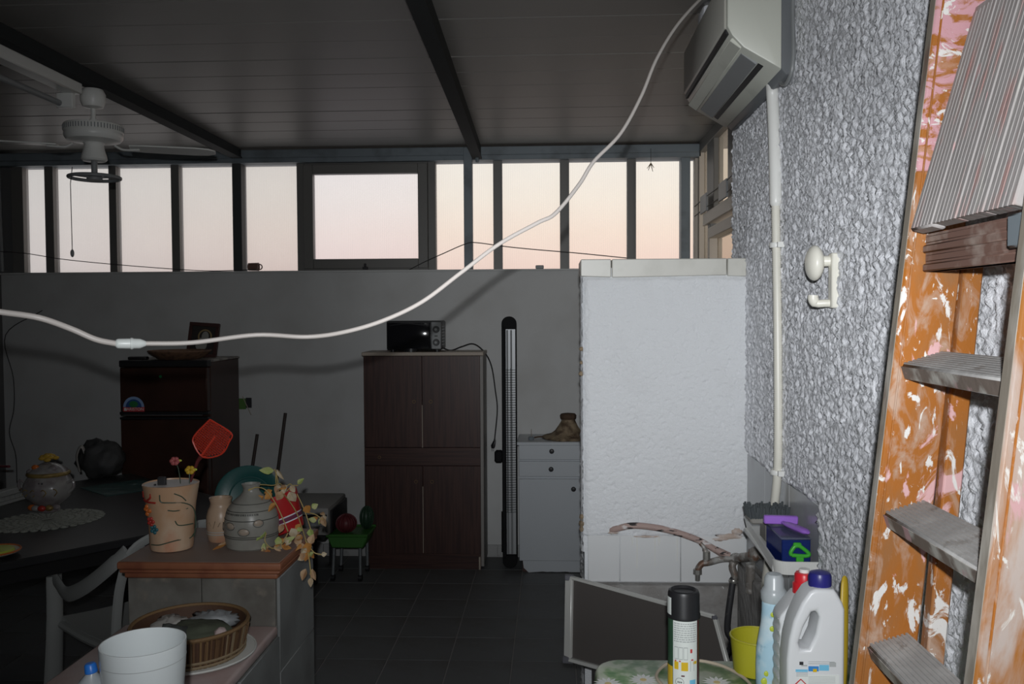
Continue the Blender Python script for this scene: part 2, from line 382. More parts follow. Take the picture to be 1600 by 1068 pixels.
# ceiling: horizontal sandwich sheets, seams along X every 25 cm
ce = MB().box((XL-.2, YB-.2, ZC+.012), (1.25, YF+.25, ZC+.15)).build('ceiling', m_seam, kind='structure', origin=(0,0,0))
SP = .2478
strip = MB().prism([(-2.55,0),(-2.55,SP-.004),(2.55,SP-.004),(2.55,0)], (0,0,0), (1,0,0), (0,1,0), (0,0,.02)).mesh('ceiling_panel', bev=.003)
strip.materials.append(m_ceil)
k = 0
ys = 5.63
while ys + SP*1.3 > YB:
    inst('ceiling_panel', strip, ce, (XL + 2.5, ys, ZC - .002 + (.0015 if k % 4 == 0 else 0))); ys -= SP; k += 1
MB().box((XL, 5.63+SP, ZC), (1.2, YF+.2, ZC+.02)).build('ceiling_panel', m_ceil, ce)

# walls
wb = MB().box((XL-.2, YF, -.1), (1.2, YF+.16, 1.985)).build('wall_back', m_wall, kind='structure', origin=(0,0,0))
wl = MB().box((XL-.16, YB, -.1), (XL, YF+.16, 2.9)).build('wall_left', m_dark_wall, kind='structure', origin=(0,0,0))
MB().box((XL-.16, YB-.16, -.1), (XR+.3, YB, 2.9)).build('wall_rear', m_dark_wall, kind='structure', origin=(0,0,0))
wr = MB().box((XR, YB, -.1), (XR+.24, 3.43, 2.83)).build('wall_right', m_plaster, kind='structure', origin=(0,0,0))
ws = MB().box((1.0, 3.2, -.1), (1.2, YF+.16, 1.93)).build('wall_side', m_wall, kind='structure', origin=(0,0,0))
MB().box((XR+.2, 3.27, -.1), (1.2, 3.42, 2.83)).build('wall_return', m_wall, kind='structure', origin=(0,0,0))
bb = thing('baseboard_back', (XL, YF, 0), None, None, kind='structure')
bt = MB().box((.001, -.012, 0), (PX-.001, 0, .082)).mesh('baseboard_tile', bev=.002); bt.materials.append(m_base)
for i in range(15): inst('baseboard_tile', bt, bb, (x0 + (i+.4)*PX, YF-.0005, 0))

# stucco skin of the right wall: real relief
def worley(p, s):
    d, _ = noise.voronoi(p*s); return d[0]
def skin(name, o, u, v, n, lu, lv, step, fn, m, parent, kind=None):
    o = Vector(o); u = Vector(u); v = Vector(v); n = Vector(n)
    nu, nv = int(lu/step), int(lv/step)
    vs = []
    for j in range(nv+1):
        for i in range(nu+1):
            a, b = lu*i/nu, lv*j/nv
            p = o + u*a + v*b
            vs.append(p + n*fn(p, a, b))
    q = nu+1
    fs = [(j*q+i, j*q+i+1, (j+1)*q+i+1, (j+1)*q+i) for j in range(nv) for i in range(nu)]
    me = bpy.data.meshes.new(name); og = ORG[parent.name]
    me.from_pydata([p-og for p in vs], [], fs); me.materials.append(m)
    me.polygons.foreach_set('use_smooth', [True]*len(fs))
    ob = bpy.data.objects.new(name, me); COL.objects.link(ob); ob.parent = parent; ORG[ob.name] = og.copy()
    return ob
def stucco(p, a, b):
    y, z = p.y, p.z
    e = noise.noise(Vector((y*16, z*16, 1)))*.022 + noise.noise(Vector((y*60, z*60, 2)))*.008
    ins = max(2.335 - y + e, z - 1.168 + e)          # bare patch low at the wash corner
    msk = min(1, max(0, ins/.012))
    q = Vector((y*1.0, z*0.8, 3.3))
    r = noise.noise(q*95)*.62 + noise.noise(q*180)*.45 + noise.noise(q*28)*.22
    return msk*(.012 + r*.0130) - .004*(1-msk)
skin('stucco_coat', (XR-.001, .35, .62), (0,1,0), (0,0,1), (-1,0,0), 3.08, 2.2, .0050, stucco, m_stucco, wr)
MB().box((XR-.010, YB+.01, 0), (XR+.01, .352, 2.82)).box((XR-.010, .35, 0), (XR+.01, 2.33, .63)).build('stucco_base', m_stucco, wr)
def endst(p, a, b): return .006 + noise.noise(Vector((p.x*50, p.z*40, 9)))*.006
skin('stucco_end', (XR-.006, 3.425, 1.80), (1,0,0), (0,0,1), (0,1,0), .22, 1.02, .012, endst, m_stucco, wr)
# lump of stucco under the roof above the air conditioner
MB().box((.56, 3.30, 2.685), (XR+.01, 3.425, 2.825)).build('stucco_lump', m_stucco, wr, bev=.02, seg=2)
# tiles of the wash corner
for (ya, yb, za, zb) in ((2.338, 2.63, .80, 1.166), (2.634, 2.93, .80, 1.166), (2.934, 3.205, .80, 1.166)):
    MB().box((XR-.006, ya, za), (XR+.004, yb, zb)).build('wall_tile', m_tiles, wr, bev=.0015)
MB().sheet(lambda u, v: (XR - .008 - .006*noise.noise(Vector((u*9, v*9, 5))), 2.33+.88*u, .30+.50*v), 60, 40).build('dirty_concrete_patch', m_conc, wr)

# partition stub, white roughcast, with cap tiles and a row of wall tiles
PY0 = 3.2
pt = MB().box((.116, PY0+.006, .0), (XR+.01, PY0+.22, 1.845)).build('wall_partition', m_plaster, kind='structure', origin=(.4, PY0, 0))
def cast(p, a, b):
    e = noise.noise(Vector((p.x*30, 0, p.z*4)))*.006
    top = 1.815 + noise.noise(Vector((p.x*14, 3, 7)))*.008
    msk = min(1, max(0, (top - p.z)/.016)) * min(1, max(0, (p.z - .862 + noise.noise(Vector((p.x*12, 1, 1)))*.012)/.008))
    edge = min(1, max(0, (p.x - .104)/.035)); edge = math.sqrt(max(0, 1-(1-edge)**2))
    q = Vector((p.x, p.z, 1.7))
    d = noise.noise(q*74); r = -1.1*max(0, d-.12) + .30*noise.noise(q*120) + .20*noise.noise(q*12)
    return (.010 + r*.0065)*msk*edge - .02*(1-edge)
skin('roughcast_front', (.104, PY0+.004, .80), (1,0,0), (0,0,1), (0,-1,0), .62, 1.035, .0046, cast, m_plaster, pt)
def side(p, a, b): return .004 + max(0, noise.noise(Vector((p.y*50, p.z*50, 4))))*.014
skin('roughcast_edge', (.116, PY0-.002, 0), (0,1,0), (0,0,1), (-1,0,0), .22, 1.83, .009, side, m_plaster, pt)
for xa, xb in ((.104, .214), (.217, .629), (.632, .70)):
    MB().hexa([(xa,PY0-.012,1.812+random.uniform(-.003,.003)),(xb,PY0-.012,1.812+random.uniform(-.003,.003)),(xb,PY0+.23,1.82),(xa,PY0+.23,1.82)],
              [(xa,PY0-.014,1.876),(xb,PY0-.014,1.876),(xb,PY0+.23,1.876),(xa,PY0+.23,1.876)]).build('cap_tile', m_cap, pt, bev=.003)
for xa, xb in ((.128, .243), (.2455, .4645), (.467, .70)):
    MB().box((xa, PY0-.008, .695), (xb, PY0+.01, .866)).build('wall_tile', m_tilew, pt, bev=.0015)
for xx, zz, l in ((.307, .86, .115), (.372, .86, .105), (.453, .86, .085), (.60, .82, .05), (.29, .86, .03), (.385, .86, .03), (.39, .86, .02)):
    MB().tube([(xx, PY0-.008, zz), (xx+.001, PY0-.0085, zz-l*.5), (xx, PY0-.008, zz-l)], [.0032, .0024, .0016], 6).build('paint_drip', m_white, pt)
for zz, s in ((1.55, .010), (1.50, .008), (1.46, .012), (.93, .012), (.905, .014), (.885, .012)):
    MB().ball((.106, PY0+.01, zz), s, 10, 6, fn=lambda d: .8+.3*noise.noise(d*3+Vector((zz,0,0)))).build('chipped_edge_stone', m_marb, pt)

# concrete wash basin under the partition
cb = thing('concrete_wash_basin', (.42, 2.85, 0), 'raw grey concrete wash basin built against the white partition under the taps', 'basin')
def conc(x0, y0, z0, x1, y1, z1): return MB().box((x0, y0, z0), (x1, y1, z1))
conc(.125, PY0-.05, .40, XR-.012, PY0-.002, .694).build('back_upstand', m_conc, cb, bev=.006)
conc(XR-.05, 2.40, .40, XR-.012, PY0-.05, .79).build('side_upstand', m_conc, cb, bev=.006)
conc(.14, 2.42, .0, XR-.012, PY0-.002, .46).build('base', m_conc, cb, bev=.01)
conc(.14, 2.42, .46, .19, PY0-.05, .53).build('rim', m_conc, cb, bev=.01)
conc(.19, 2.42, .46, XR-.05, 2.47, .53).build('rim', m_conc, cb, bev=.01)

# ------------------------------------------------------------------ windows in the back wall
WZ0, WZ1 = 1.985, 2.722
wx = lambda px: AY(px, 335, 6.0).x
w1 = thing('window_1', (XL, 6.03, WZ0), None, None, kind='structure')
def mull(a, b, m=m_alu, y0=5.985, y1=6.06, z0=WZ0, z1=WZ1+.01, nm='mullion'):
    return MB().box((wx(a), y0, z0), (wx(b), y1, z1)).build(nm, m, w1, bev=.002)
for a, b in ((72,85),(172,183),(269,281),(771,784),(875,888),(980,992)): 
    mull(a, b); MB().box((wx(b)-.004, 5.978, WZ0), (wx(b)+.006, 5.99, WZ1)).build('glazing_bead', m_alu, w1)
mull(367, 381, m_steel_d, 5.955, 6.06, nm='post'); mull(20, 38, m_alu); mull(-12, 20, m_dark_wall, 6.0, 6.08, nm='side_board')
mull(1063, 1077, m_steel, 5.955, 6.06, nm='corner_post'); mull(1085, 1092, m_alu2, 5.98, 6.06)
mull(727, 740, m_steel, 5.90, 5.965, z1=2.80, nm='post')
for a, b, m in ((38,72,m_pane_l),(85,172,m_pane_l),(183,269,m_pane_l),(281,367,m_pane_l),(381,466,m_pane_l),(680,771,m_pane),(784,875,m_pane),(888,980,m_pane),(992,1063,m_pane),(1077,1085,m_pane)):
    MB().box((wx(a)-.004, 6.028, WZ0), (wx(b)+.004, 6.034, WZ1+.01)).build('pane', m, w1)
MB().box((wx(0), 5.97, WZ0-.012), (wx(1092), 6.06, WZ0)).build('sill', m_wall, w1)
MB().tube([(wx(11), 5.93, 1.99), (wx(8), 5.93, 2.72)], .014, 10).build('pole', m_grey_p, w1)
# top-hung sash
w2 = thing('window_2', (wx(573), 6.0, WZ0), None, None, kind='structure')
def rect_frame(nm, x0, x1, z0, z1, t, y0, y1, m, par):
    for a in ((x0, z0, x0+t, z1), (x1-t, z0, x1, z1), (x0+t, z1-t, x1-t, z1), (x0+t, z0, x1-t, z0+t)):
        MB().box((a[0], y0, a[1]), (a[2], y1, a[3])).build(nm, m, par, bev=.003)
rect_frame('window_frame', wx(465), wx(681), WZ0, WZ1+.01, .052, 5.985, 6.06, m_alu, w2)
xa, xb = wx(476), wx(669)
rect_frame('sash_frame', xa, xb, WZ0+.012, WZ1-.01, .066, 5.968, 6.03, m_alu, w2)
MB().box((xa+.06, 6.0, WZ0+.06), (xb-.06, 6.006, WZ1-.06)).build('pane', m_pane_w, w2)
la = AY(571, 418, 5.96)
lt = MB().box((la.x-.018, 5.945, WZ0+.004), (la.x+.018, 5.968, WZ0+.022)).box((la.x-.007, 5.94, WZ0+.02), (la.x+.007, 5.96, WZ0+.045)).build('latch', m_black, w2, bev=.002)
# steel eaves beam
MB().box((XL, 5.93, WZ1), (1.0, 6.1, ZC-.012)).box((XL, 5.918, WZ1+.03), (1.0, 5.932, ZC-.012)).build('trim_1', m_steel, kind='structure', origin=(0, 6, WZ1), bev=.004)

# glazed side beyond the stucco wall
w3 = thing('window_3', (1.02, 5.3, 1.93), None, None, kind='structure')
def sb(nm, y0, y1, z0, z1, m, x0=.985, x1=1.05): return MB().box((x0, y0, z0), (x1, y1, z1)).build(nm, m, w3, bev=.003)
sb('post', 5.93, 6.0, 1.93, 2.82, m_alu2); sb('post', 5.43, 5.66, 2.29, 2.82, m_alu, .99); sb('post', 4.6, 5.0, 2.32, 2.82, m_alu, .99)
sb('post', 5.52, 5.60, 1.93, 2.25, m_alu); sb('post', 3.45, 3.6, 1.93, 2.82, m_alu)
sb('transom', 3.45, 5.66, 2.235, 2.31, m_alu2, .965); sb('transom', 3.45, 6.0, 1.93, 1.96, m_alu2); sb('transom', 3.45, 6.0, 2.75, 2.82, m_alu)
sb('sash_frame', 3.6, 5.52, 2.14, 2.205, m_alu2, .97); sb('sash_frame', 5.46, 5.52, 1.96, 2.14, m_alu2, .97)
for y0, y1, z0, z1 in ((5.66, 5.93, 1.96, 2.75), (5.0, 5.43, 2.31, 2.75), (3.6, 4.6, 2.31, 2.75), (3.6, 5.46, 1.96, 2.14)):
    MB().box((1.02, y0, z0), (1.026, y1, z1)).build('pane', m_pane_s, w3)
br = thing('rod_bracket', (.95, 5.4, 2.28), 'two small grey plates with thin rods in front of the side window', 'bracket')
p1, p2 = AX(1100, 318, .955), AX(1130, 297, .955)
for p, h in ((p1, .055), (p2, .05)): MB().box((p.x-.006, p.y-.11, p.z-h), (p.x+.006, p.y+.11, p.z+h)).build('plate', m_grey_p, br, bev=.002)
for dz in (-.03, .035):
    MB().tube([(.955, 3.44, p2.z+dz+.06), p2 + V(0,0,dz), p1 + V(0,0,dz), (.955, 5.92, p1.z+dz-.01)], .003, 6).build('rod', m_wire, br)

# ------------------------------------------------------------------ roof beams
def beam(nm, xa, ya, xb, yb, w, z0, label):
    b = thing(nm, ((xa+xb)/2, (ya+yb)/2, z0), label, 'beam')
    m_steel_d = m_beam
    MB().bar((xa, ya, (z0+ZC-.004)/2), (xb, yb, (z0+ZC-.004)/2), w, ZC-.004-z0).build('web', m_steel_d, b, bev=.004)
    MB().bar((xa, ya, z0+.004), (xb, yb, z0+.004), w*1.25, .009).build('flange', m_steel_d, b)
    return b
bm1 = beam('steel_roof_beam', -.375, YB, -.502, 5.92, .052, 2.725, 'dark steel roof beam running back over the brown cupboard')
MB().ring((-.50, 5.90, 2.735), .028, .012, 16, 8, (1,0,0)).build('end_bracket', m_steel, bm1)
beam('steel_roof_beam', -2.15, YB, -2.15, 5.92, .06, 2.752, 'dark steel roof beam carrying the ceiling fan and strip light')

# ------------------------------------------------------------------ strip light on the left beam
sl = thing('fluorescent_batten', (-2.2, 3.2, 2.71), 'white fluorescent strip light fixed under the left roof beam', 'light')
MB().box((-2.235, 2.55, 2.70), (-2.165, 3.98, 2.755)).build('housing', m_white, sl, bev=.006)
MB().cyl((-2.25, 2.6, 2.655), (-2.25, 3.93, 2.655), .014).build('tube', m_grey_p, sl)
for y in (2.58, 3.95): MB().box((-2.268, y-.015, 2.635), (-2.19, y+.015, 2.705)).build('lamp_holder', m_white, sl, bev=.004)

# ------------------------------------------------------------------ ceiling fan
FX, FY = -2.165, 4.07
fan = thing('ceiling_fan', (FX, FY, 2.71), 'dusty white ceiling fan with a ring below its motor and long flat blades', 'fan')
MB().lathe([(.02,2.751),(.045,2.748),(.056,2.726),(.056,2.691),(.045,2.666),(.014,2.658)], (FX,FY,0), 28).build('canopy', m_white, fan)
MB().cyl((FX,FY,2.661), (FX,FY,2.596), .011).cyl((FX,FY,2.611), (FX,FY,2.596), .016).build('down_rod', m_white, fan)
m_brass = mat('brass', (.20, .13, .07), .5, .4)
MB().cyl((FX,FY,2.598), (FX,FY,2.581), .012).build('collar', m_brass, fan)
mo = MB().lathe([(.012,2.588),(.10,2.586),(.128,2.581),(.132,2.574),(.132,2.548),(.128,2.544),(.130,2.536),(.128,2.521),(.118,2.508),(.09,2.502),(.06,2.498),(.012,2.496)], (FX,FY,0), 48).build('motor_housing', m_white, fan)
mv = MB()
for i in range(60):
    a = i*math.tau/60; mv.box((0,0,0),(0,0,0)) if False else mv.bar((FX+.1325*math.cos(a), FY+.1325*math.sin(a), 2.55), (FX+.1325*math.cos(a), FY+.1325*math.sin(a), 2.572), .005, .002, (math.cos(a), math.sin(a), 0))
mv.build('vent_slots', m_grey_p, mo)
MB().lathe([(.05,2.501),(.043,2.491),(.047,2.466),(.056,2.436),(.058,2.42),(.05,2.412),(.02,2.41)], (FX,FY,0), 28).build('switch_cup', m_white, fan)
MB().cyl((FX,FY,2.42), (FX,FY,2.335), .014).build('stem', m_grey_p, fan)
rg = MB().ring((FX,FY,2.335), .112, .0085, 48, 8, (0,0,1), 1.0).build('ring', m_grey_p, fan)
MB().cyl((FX,FY,2.345),(FX,FY,2.322),.035).build('ring_hub', m_grey_p, fan)
for a in (0, 2.09, 4.19):
    MB().bar((FX,FY,2.334), (FX+.11*math.cos(a),FY+.11*math.sin(a),2.334), .018, .006).build('ring_spoke', m_grey_p, fan)
for a0 in (math.atan2(.19,.49), math.atan2(.19,.49)+math.pi):
    d = V(math.cos(a0), math.sin(a0), 0); n = V(-d.y, d.x, 0); c = V(FX,FY,2.49)
    pit = .10
    up = (V(0,0,1)*math.cos(pit) + n*math.sin(pit)); sd = up.cross(d)
    out = [(.155,-.045),(.22,-.056),(.45,-.062),(.515,-.052),(.545,-.025),(.545,.025),(.515,.052),(.45,.062),(.22,.056),(.155,.045)]
    bl = MB().prism(out, c - up*.012, d, sd, up*.007).build('blade', m_white, fan, bev=.002)
    MB().tube(spline([c + d*.09, c + d*.12 - V(0,0,.016), c + d*.15 - V(0,0,.018), c + d*.20 - up*.016]), .009, 8, flat=.6).build('blade_iron', m_white, bl)
ch = [V(FX-.085, FY-.04, 2.38), V(FX-.09, FY-.05, 2.30), V(FX-.088, FY-.05, 1.99)]
MB().tube(ch, .0018, 6).build('pull_chain', m_wire, fan)
MB().ball(ch[-1] - V(0,0,.015), .011, 10, 8, (.8,.8,1.7)).build('pull_knob', m_grey_p, fan)

# ------------------------------------------------------------------ air conditioner on the stucco wall
YA0, YA1 = 2.56, 3.36
ac = thing('air_conditioner', (.70, 2.95, 2.37), 'aged cream split air conditioner mounted high on the stucco wall', 'air conditioner')
prof = [(.505,2.66),(.520,2.672),(.66,2.672),(.66,2.375),(.632,2.392),(.551,2.440),(.519,2.474),(.505,2.50)]
MB().prism(prof, (0,YA0,0), (1,0,0), (0,0,1), (0,YA1-YA0,0)).build('body', m_ac, ac, bev=.006, seg=2)
MB().prism([(.655,2.66),(.701,2.66),(.701,2.37),(.675,2.36),(.655,2.385)], (0,YA0+.012,0), (1,0,0), (0,0,1), (0,YA1-YA0-.03,0)).build('back_plate', m_ac_d, ac, bev=.004)
MB().prism([(.498,2.655),(.507,2.668),(.507,2.498),(.498,2.502)], (0,YA0+.02,0), (1,0,0), (0,0,1), (0,YA1-YA0-.04,0)).build('front_panel', m_ac_f, ac, bev=.003)
MB().prism([(.5025,2.498),(.512,2.498),(.516,2.484),(.505,2.484)], (0,YA0+.02,0), (1,0,0), (0,0,1), (0,YA1-YA0-.04,0)).build('seam', m_black, ac)
def slant(a, b, off, th, nm, m, y0, y1):
    p = V(.519+(.632-.519)*a, 0, 2.474+(2.392-2.474)*a); q = V(.519+(.632-.519)*b, 0, 2.474+(2.392-2.474)*b); n = V(-.60,0,-.80)
    poly = [(p+n*off), (q+n*off), (q+n*(off-th)), (p+n*(off-th))]
    return MB().prism([(v.x, v.z) for v in poly], (0,y0,0), (1,0,0), (0,0,1), (0,y1-y0,0)).build(nm, m, ac, bev=.0015)
slant(.02, .30, .012, .012, 'lower_strip', m_ac, YA0+.012, YA1-.012)
slant(.36, .76, .010, .010, 'louver', m_ac_d if False else m_grey_p, YA0+.05, YA1-.05)
slant(.77, .90, .004, .01, 'outlet_slot', m_black, YA0+.05, YA1-.05)
ds = MB().prism([(.5335+.004,2.452),(.5335-.008,2.463),(.5335-.009,2.4625),(.5335+.003,2.4515)], (0,YA0+.05,0), (1,0,0), (0,0,1), (0,.09,0)).build('display_strip', m_grey_p, ac)
tag(MB().tube(spline([AX(1239,-30,.694), AX(1239,30,.693), AX(1240,80,.69), AX(1237,112,.685), AX(1229,130,.682), AX(1222,131,.68), AX(1217,120,.68)]), .0065, 8).build('power_lead', m_grey_p),
    'grey lead hanging in a loop beside the air conditioner', 'cable')
# drain pipe
dp = thing('drain_pipe', (.69, 2.8, .9), 'white condensate drain pipe running down the stucco wall, ribbed below', 'pipe')
pa = [AX(1206,128,.675), AX(1207,150,.682), AX(1210,220,.684), AX(1212,300,.684), AX(1212,322,.684)]
MB().tube(spline(pa, 4), [.0185]*15+[.018, .0135], 14).build('smooth_pipe', m_white, dp)
pb = spline([AX(1212,320,.684), AX(1213,383,.684), AX(1215,500,.684), AX(1216,650,.684), AX(1215,735,.684), AX(1210,790,.683), AX(1203,860,.684), AX(1197,905,.684), AX(1191,960,.684)], 10)
L = [0]
for i in range(1, len(pb)): L.append(L[-1] + (pb[i]-pb[i-1]).length)
pts = []; s = 0; i = 0
while s < L[-1]:
    while i < len(L)-2 and L[i+1] < s: i += 1
    t = (s-L[i])/(L[i+1]-L[i]); pts.append(pb[i].lerp(pb[i+1], t)); s += .0032
MB().tube(pts, [(.0142 if k % 2 else .0118) for k in range(len(pts))], 12).build('ribbed_hose', m_cream, dp, ang=2)
for px, py in ((1213,383), (1214,737)):
    p = AX(px, py, .684); cl = MB().ring(p, .0175, .004, 20, 6, (0,0,1), 2.2).box((p.x-.004, p.y-.035, p.z-.008), (p.x+.022, p.y-.016, p.z+.008)).build('clamp', m_white, dp)

# ------------------------------------------------------------------ wall holder with an oval knob
kh = thing('door_holder', (.70, 2.21, 1.7), 'cream wall bracket with an oval knob on the stucco wall', 'bracket')
c0 = V(.66, 2.215, 1.798)
MB().box((.684, 2.175, 1.69), (.7035, 2.205, 1.825)).build('plate', m_cream, kh, bev=.003)
MB().cyl((.66,2.205,1.806), (.70,2.195,1.806), .0135).build('stem', m_cream, kh)
MB().ball((.652, 2.21, 1.802), .044, 24, 16, (.50,.86,1)).build('knob', m_cream, kh)
MB().tube(spline([(.70,2.195,1.702), (.675,2.20,1.702), (.656,2.205,1.702), (.648,2.205,1.712), (.648,2.205,1.722)],4), [.010]*9+[.013]*8, 12).build('hook', m_cream, kh)

# ------------------------------------------------------------------ the hanging cable
cpx = [(-90,474,1.36),(-40,480,1.38),(0,487,1.40),(60,496,1.42),(110,513,1.45),(150,530,1.47),(184,537,1.49)]
cpx2 = [(222,536.5,1.51),(300,535,1.55),(400,523,1.6),(480,526,1.62),(540,518,1.65),(600,500,1.68),(660,471,1.71),(720,426,1.75),(780,381,1.8),(840,348,1.85),(868,333,1.88),(905,288,1.95),(928,252,2.0),(970,208,2.1),(1002,150,2.22),(1026,92,2.33),(1056,42,2.45),(1090,3,2.58),(1112,-14,2.70)]
cab = thing('hanging_cable', AY(204,537,1.5), 'white electric cable sagging across the room with a connector', 'cable')
MB().tube(spline([V(-3.15,1.22,2.81), V(-2.7,1.25,2.35), V(-2.0,1.31,1.90), V(-1.45,1.35,1.74)] + [AY(*p) for p in cpx], 8), .0052, 10).build('lead', m_cable, cab)
MB().tube(spline([AY(*p) for p in cpx2], 8), .0043, 10).build('lead', m_cable, cab)
a, b = AY(180,536.5,1.488), AY(228,536.5,1.512)
MB().tube([a.lerp(b,t) for t in (0,.05,.1,.4,.48,.5,.56,.6,.8,.92,1)], [.005,.008,.0088,.0092,.0092,.0105,.0105,.0092,.0088,.0065,.0045], 14).build('connector', m_plug, cab)

# ------------------------------------------------------------------ thin wires and oddments along the windows
tag(MB().tube(spline([AY(-20,392,5.9), AY(35,395,5.9), AY(100,405,5.9), AY(180,413,5.9), AY(270,420,5.9), AY(330,423,5.9), AY(400,421,5.9)]), .0028, 6).build('thin_wire', m_wire),
    'thin dark wire slung across the left window panes', 'wire')
tag(MB().tube(spline([AY(640,421,5.96), AY(665,408,5.93), AY(690,397,5.9), AY(727,381,5.88), AY(745,379,5.88), AY(790,385,5.88), AY(840,390,5.88), AY(900,395,5.88), AY(980,403,5.9)]), .0032, 6).build('thin_wire', m_wire),
    'thin dark wire tied round the blue-grey window post', 'wire')
sp = thing('hanging_twig', AY(1015,262,5.9145), 'dry twig hanging on a thread before the right window panes', 'twig')
MB().tube([AY(1017,232,5.9145), AY(1017,256,5.9145)], .0018, 5).build('thread', m_wire, sp)
for q in ((1011,263),(1020,268),(1022,262),(1013,266)): MB().tube([AY(1017,255,5.9145), AY(*q,5.9145)], [.004,.0015], 5).build('sprig', m_marb, sp)
mg = thing('mug', AY(398,425,5.95), 'small red-brown mug lying on the window sill', 'mug')
MB(Matrix.Translation((AY(398,425,5.96).x, 5.955, WZ0+.028)) @ Matrix.Rotation(math.pi/2,4,'Y')).lathe([(.0,-.04),(.026,-.04),(.028,.03),(.023,.03),(.021,-.03),(0,-.03)], n=20).build('body', m_brace, mg)
MB().ring((AY(406,422,5.95).x, 5.945, WZ0+.026), .018, .004, 16, 6, (0,1,0)).build('handle', m_brace, mg)
tag(MB().box((AY(835,0,5.97).x, 5.955, WZ0), (AY(848,0,5.97).x, 5.985, WZ0+.024)).build('latch_block', m_grey_p, bev=.004),
    'small grey block on the sill under the right-hand panes', 'block')
tag(MB().tube(spline([(XL+.3, 5.985, 1.72), (AY(8,520,5.98).x, 5.985, 1.55), (AY(20,590,5.98).x, 5.985, 1.25), (AY(21,640,5.98).x, 5.985, 1.03), (AY(14,680,5.98).x,5.985,.86), (AY(24,720,5.98).x,5.985,.7), (AY(26,760,5.98).x,5.985,.5)]), .003, 6).build('wall_cable', m_wire),
    'thin black cable running down the left end of the grey wall', 'cable')

# ------------------------------------------------------------------ brown cupboard
CX0, CX1, CY, CT = -1.238, -.452, 5.67, 1.427
cu = thing('tall_cupboard', (-.845, 5.82, 0), 'tall dark walnut cupboard with four doors and a drawer rail against the grey wall', 'cupboard')
MB().box((CX0+.004, CY+.02, .0), (CX1-.022, 5.985, CT-.02)).build('body', m_brown, cu)
MB().box((CX1-.022, CY+.012, .02), (CX1, 5.985, CT-.02)).build('side_panel', m_cabside, cu, bev=.002)
MB().box((CX0-.01, CY-.012, CT-.018), (CX1+.004, 5.985, CT+.006)).build('top', m_edge, cu, bev=.003)
mid = (CX0+CX1-.02)/2 + .003
zr0, zr1 = AY(660,727,CY).z, AY(660,699,CY).z
def cdoor(x0, x1, z0, z1, kx, kz):
    d = MB().box((x0, CY, z0), (x1, CY+.02, z1)).build('door', m_brown, cu, bev=.0015)
    c = V(kx, CY-.003, kz)
    MB().ring(c, .010, .0022, 20, 6, (0,1,0)).build('keyhole_escutcheon', m_brass, d)
zk1, zk0 = AY(645,627,CY).z, AY(652,752,CY).z
cdoor(CX0, mid-.002, zr1+.002, CT-.02, AY(647,627,CY).x, zk1); cdoor(mid+.002, CX1-.02, zr1+.002, CT-.02, AY(673,626,CY).x, zk1)
cdoor(CX0, mid-.002, .105, zr0-.002, AY(650,752,CY).x, zk0); cdoor(mid+.002, CX1-.02, .105, zr0-.002, AY(675,752,CY).x, zk0)
dr = MB().box((CX0, CY, zr0), (CX1-.02, CY+.02, zr1)).build('drawer', m_brown_h, cu, bev=.0015)
c = AY(593,714,CY) - V(0,.003,0); MB().ring(c, .009, .0022, 20, 6, (0,1,0)).build('keyhole_escutcheon', m_brass, dr)
MB().box((CX0+.02, CY+.012, 0), (CX1-.03, CY+.03, .103)).build('plinth', m_brown_h, cu)
for x in (CX0+.012, CX1-.03): MB().box((x-.006, CY+.002, 0), (x+.006, CY+.025, .085)).build('foot', m_edge, cu, bev=.002)
MB().box((mid-.0025, CY-.001, .11), (mid+.0015, CY+.001, .55)).build('edge_strip', m_edge, cu)
MB().box((mid-.0025, CY-.001, zr1), (mid+.0015, CY+.001, zr1+.28)).build('edge_strip', m_edge, cu)

# toaster oven on it
tz = CT+.006
tv = thing('toaster_oven', (-.92, 5.8, tz), 'black countertop toaster oven with two dials on top of the cupboard', 'oven')
ox0, ox1 = AY(603,520,5.70).x, AY(689,520,5.70).x; oy0 = 5.70; oz0, oz1 = tz+.012, tz+.012+.192
MB().box((ox0, oy0+.01, oz0), (ox1, oy0+.26, oz1)).build('body', m_black, tv, bev=.012, seg=2)
px1 = AY(674,520,5.70).x
d = MB().box((ox0+.006, oy0-.008, oz0+.008), (px1-.006, oy0+.012, oz1-.01)).build('door', m_blackg, tv, bev=.006, seg=2)
MB().tube(spline([(ox0+.03, oy0-.016, oz1-.03), ((ox0+px1)/2, oy0-.026, oz1-.018), (px1-.03, oy0-.016, oz1-.03)]), .005, 8).build('door_handle', m_black, d)
MB().box((px1, oy0-.004, oz0+.006), (ox1, oy0+.012, oz1-.008)).build('control_panel', m_grey_p, tv, bev=.004)
xm = (px1+ox1)/2
for z in (oz0+.05, oz0+.135):
    kb = MB().cyl((xm, oy0-.004, z), (xm, oy0-.022, z), .023, .020, 24).build('dial', m_black, tv); MB().cyl((xm, oy0-.022, z), (xm, oy0-.024, z), .009, .009, 16).build('dial_face', m_grey_p, kb)
MB().box((xm-.010, oy0-.006, oz0+.088), (xm+.010, oy0-.002, oz0+.096)).build('indicator', m_black, tv)
vn = MB()
for i in range(7):
    for j in range(3): vn.box((ox1-.001, oy0+.05+j*.05, oz0+.03+i*.02), (ox1+.0015, oy0+.085+j*.05, oz0+.037+i*.02))
vn.build('side_vents', m_grey_p, tv)
for x in (ox0+.04, ox1-.03): MB().cyl((x, oy0+.03, tz), (x, oy0+.03, oz0+.004), .016).build('foot', m_black, tv)
MB().cyl(((ox0+ox1)/2-.02, oy0+.02, oz0-.012), ((ox0+ox1)/2-.02, oy0+.02, oz0+.01), .045, n=24).build('tray_lip', m_black, tv)
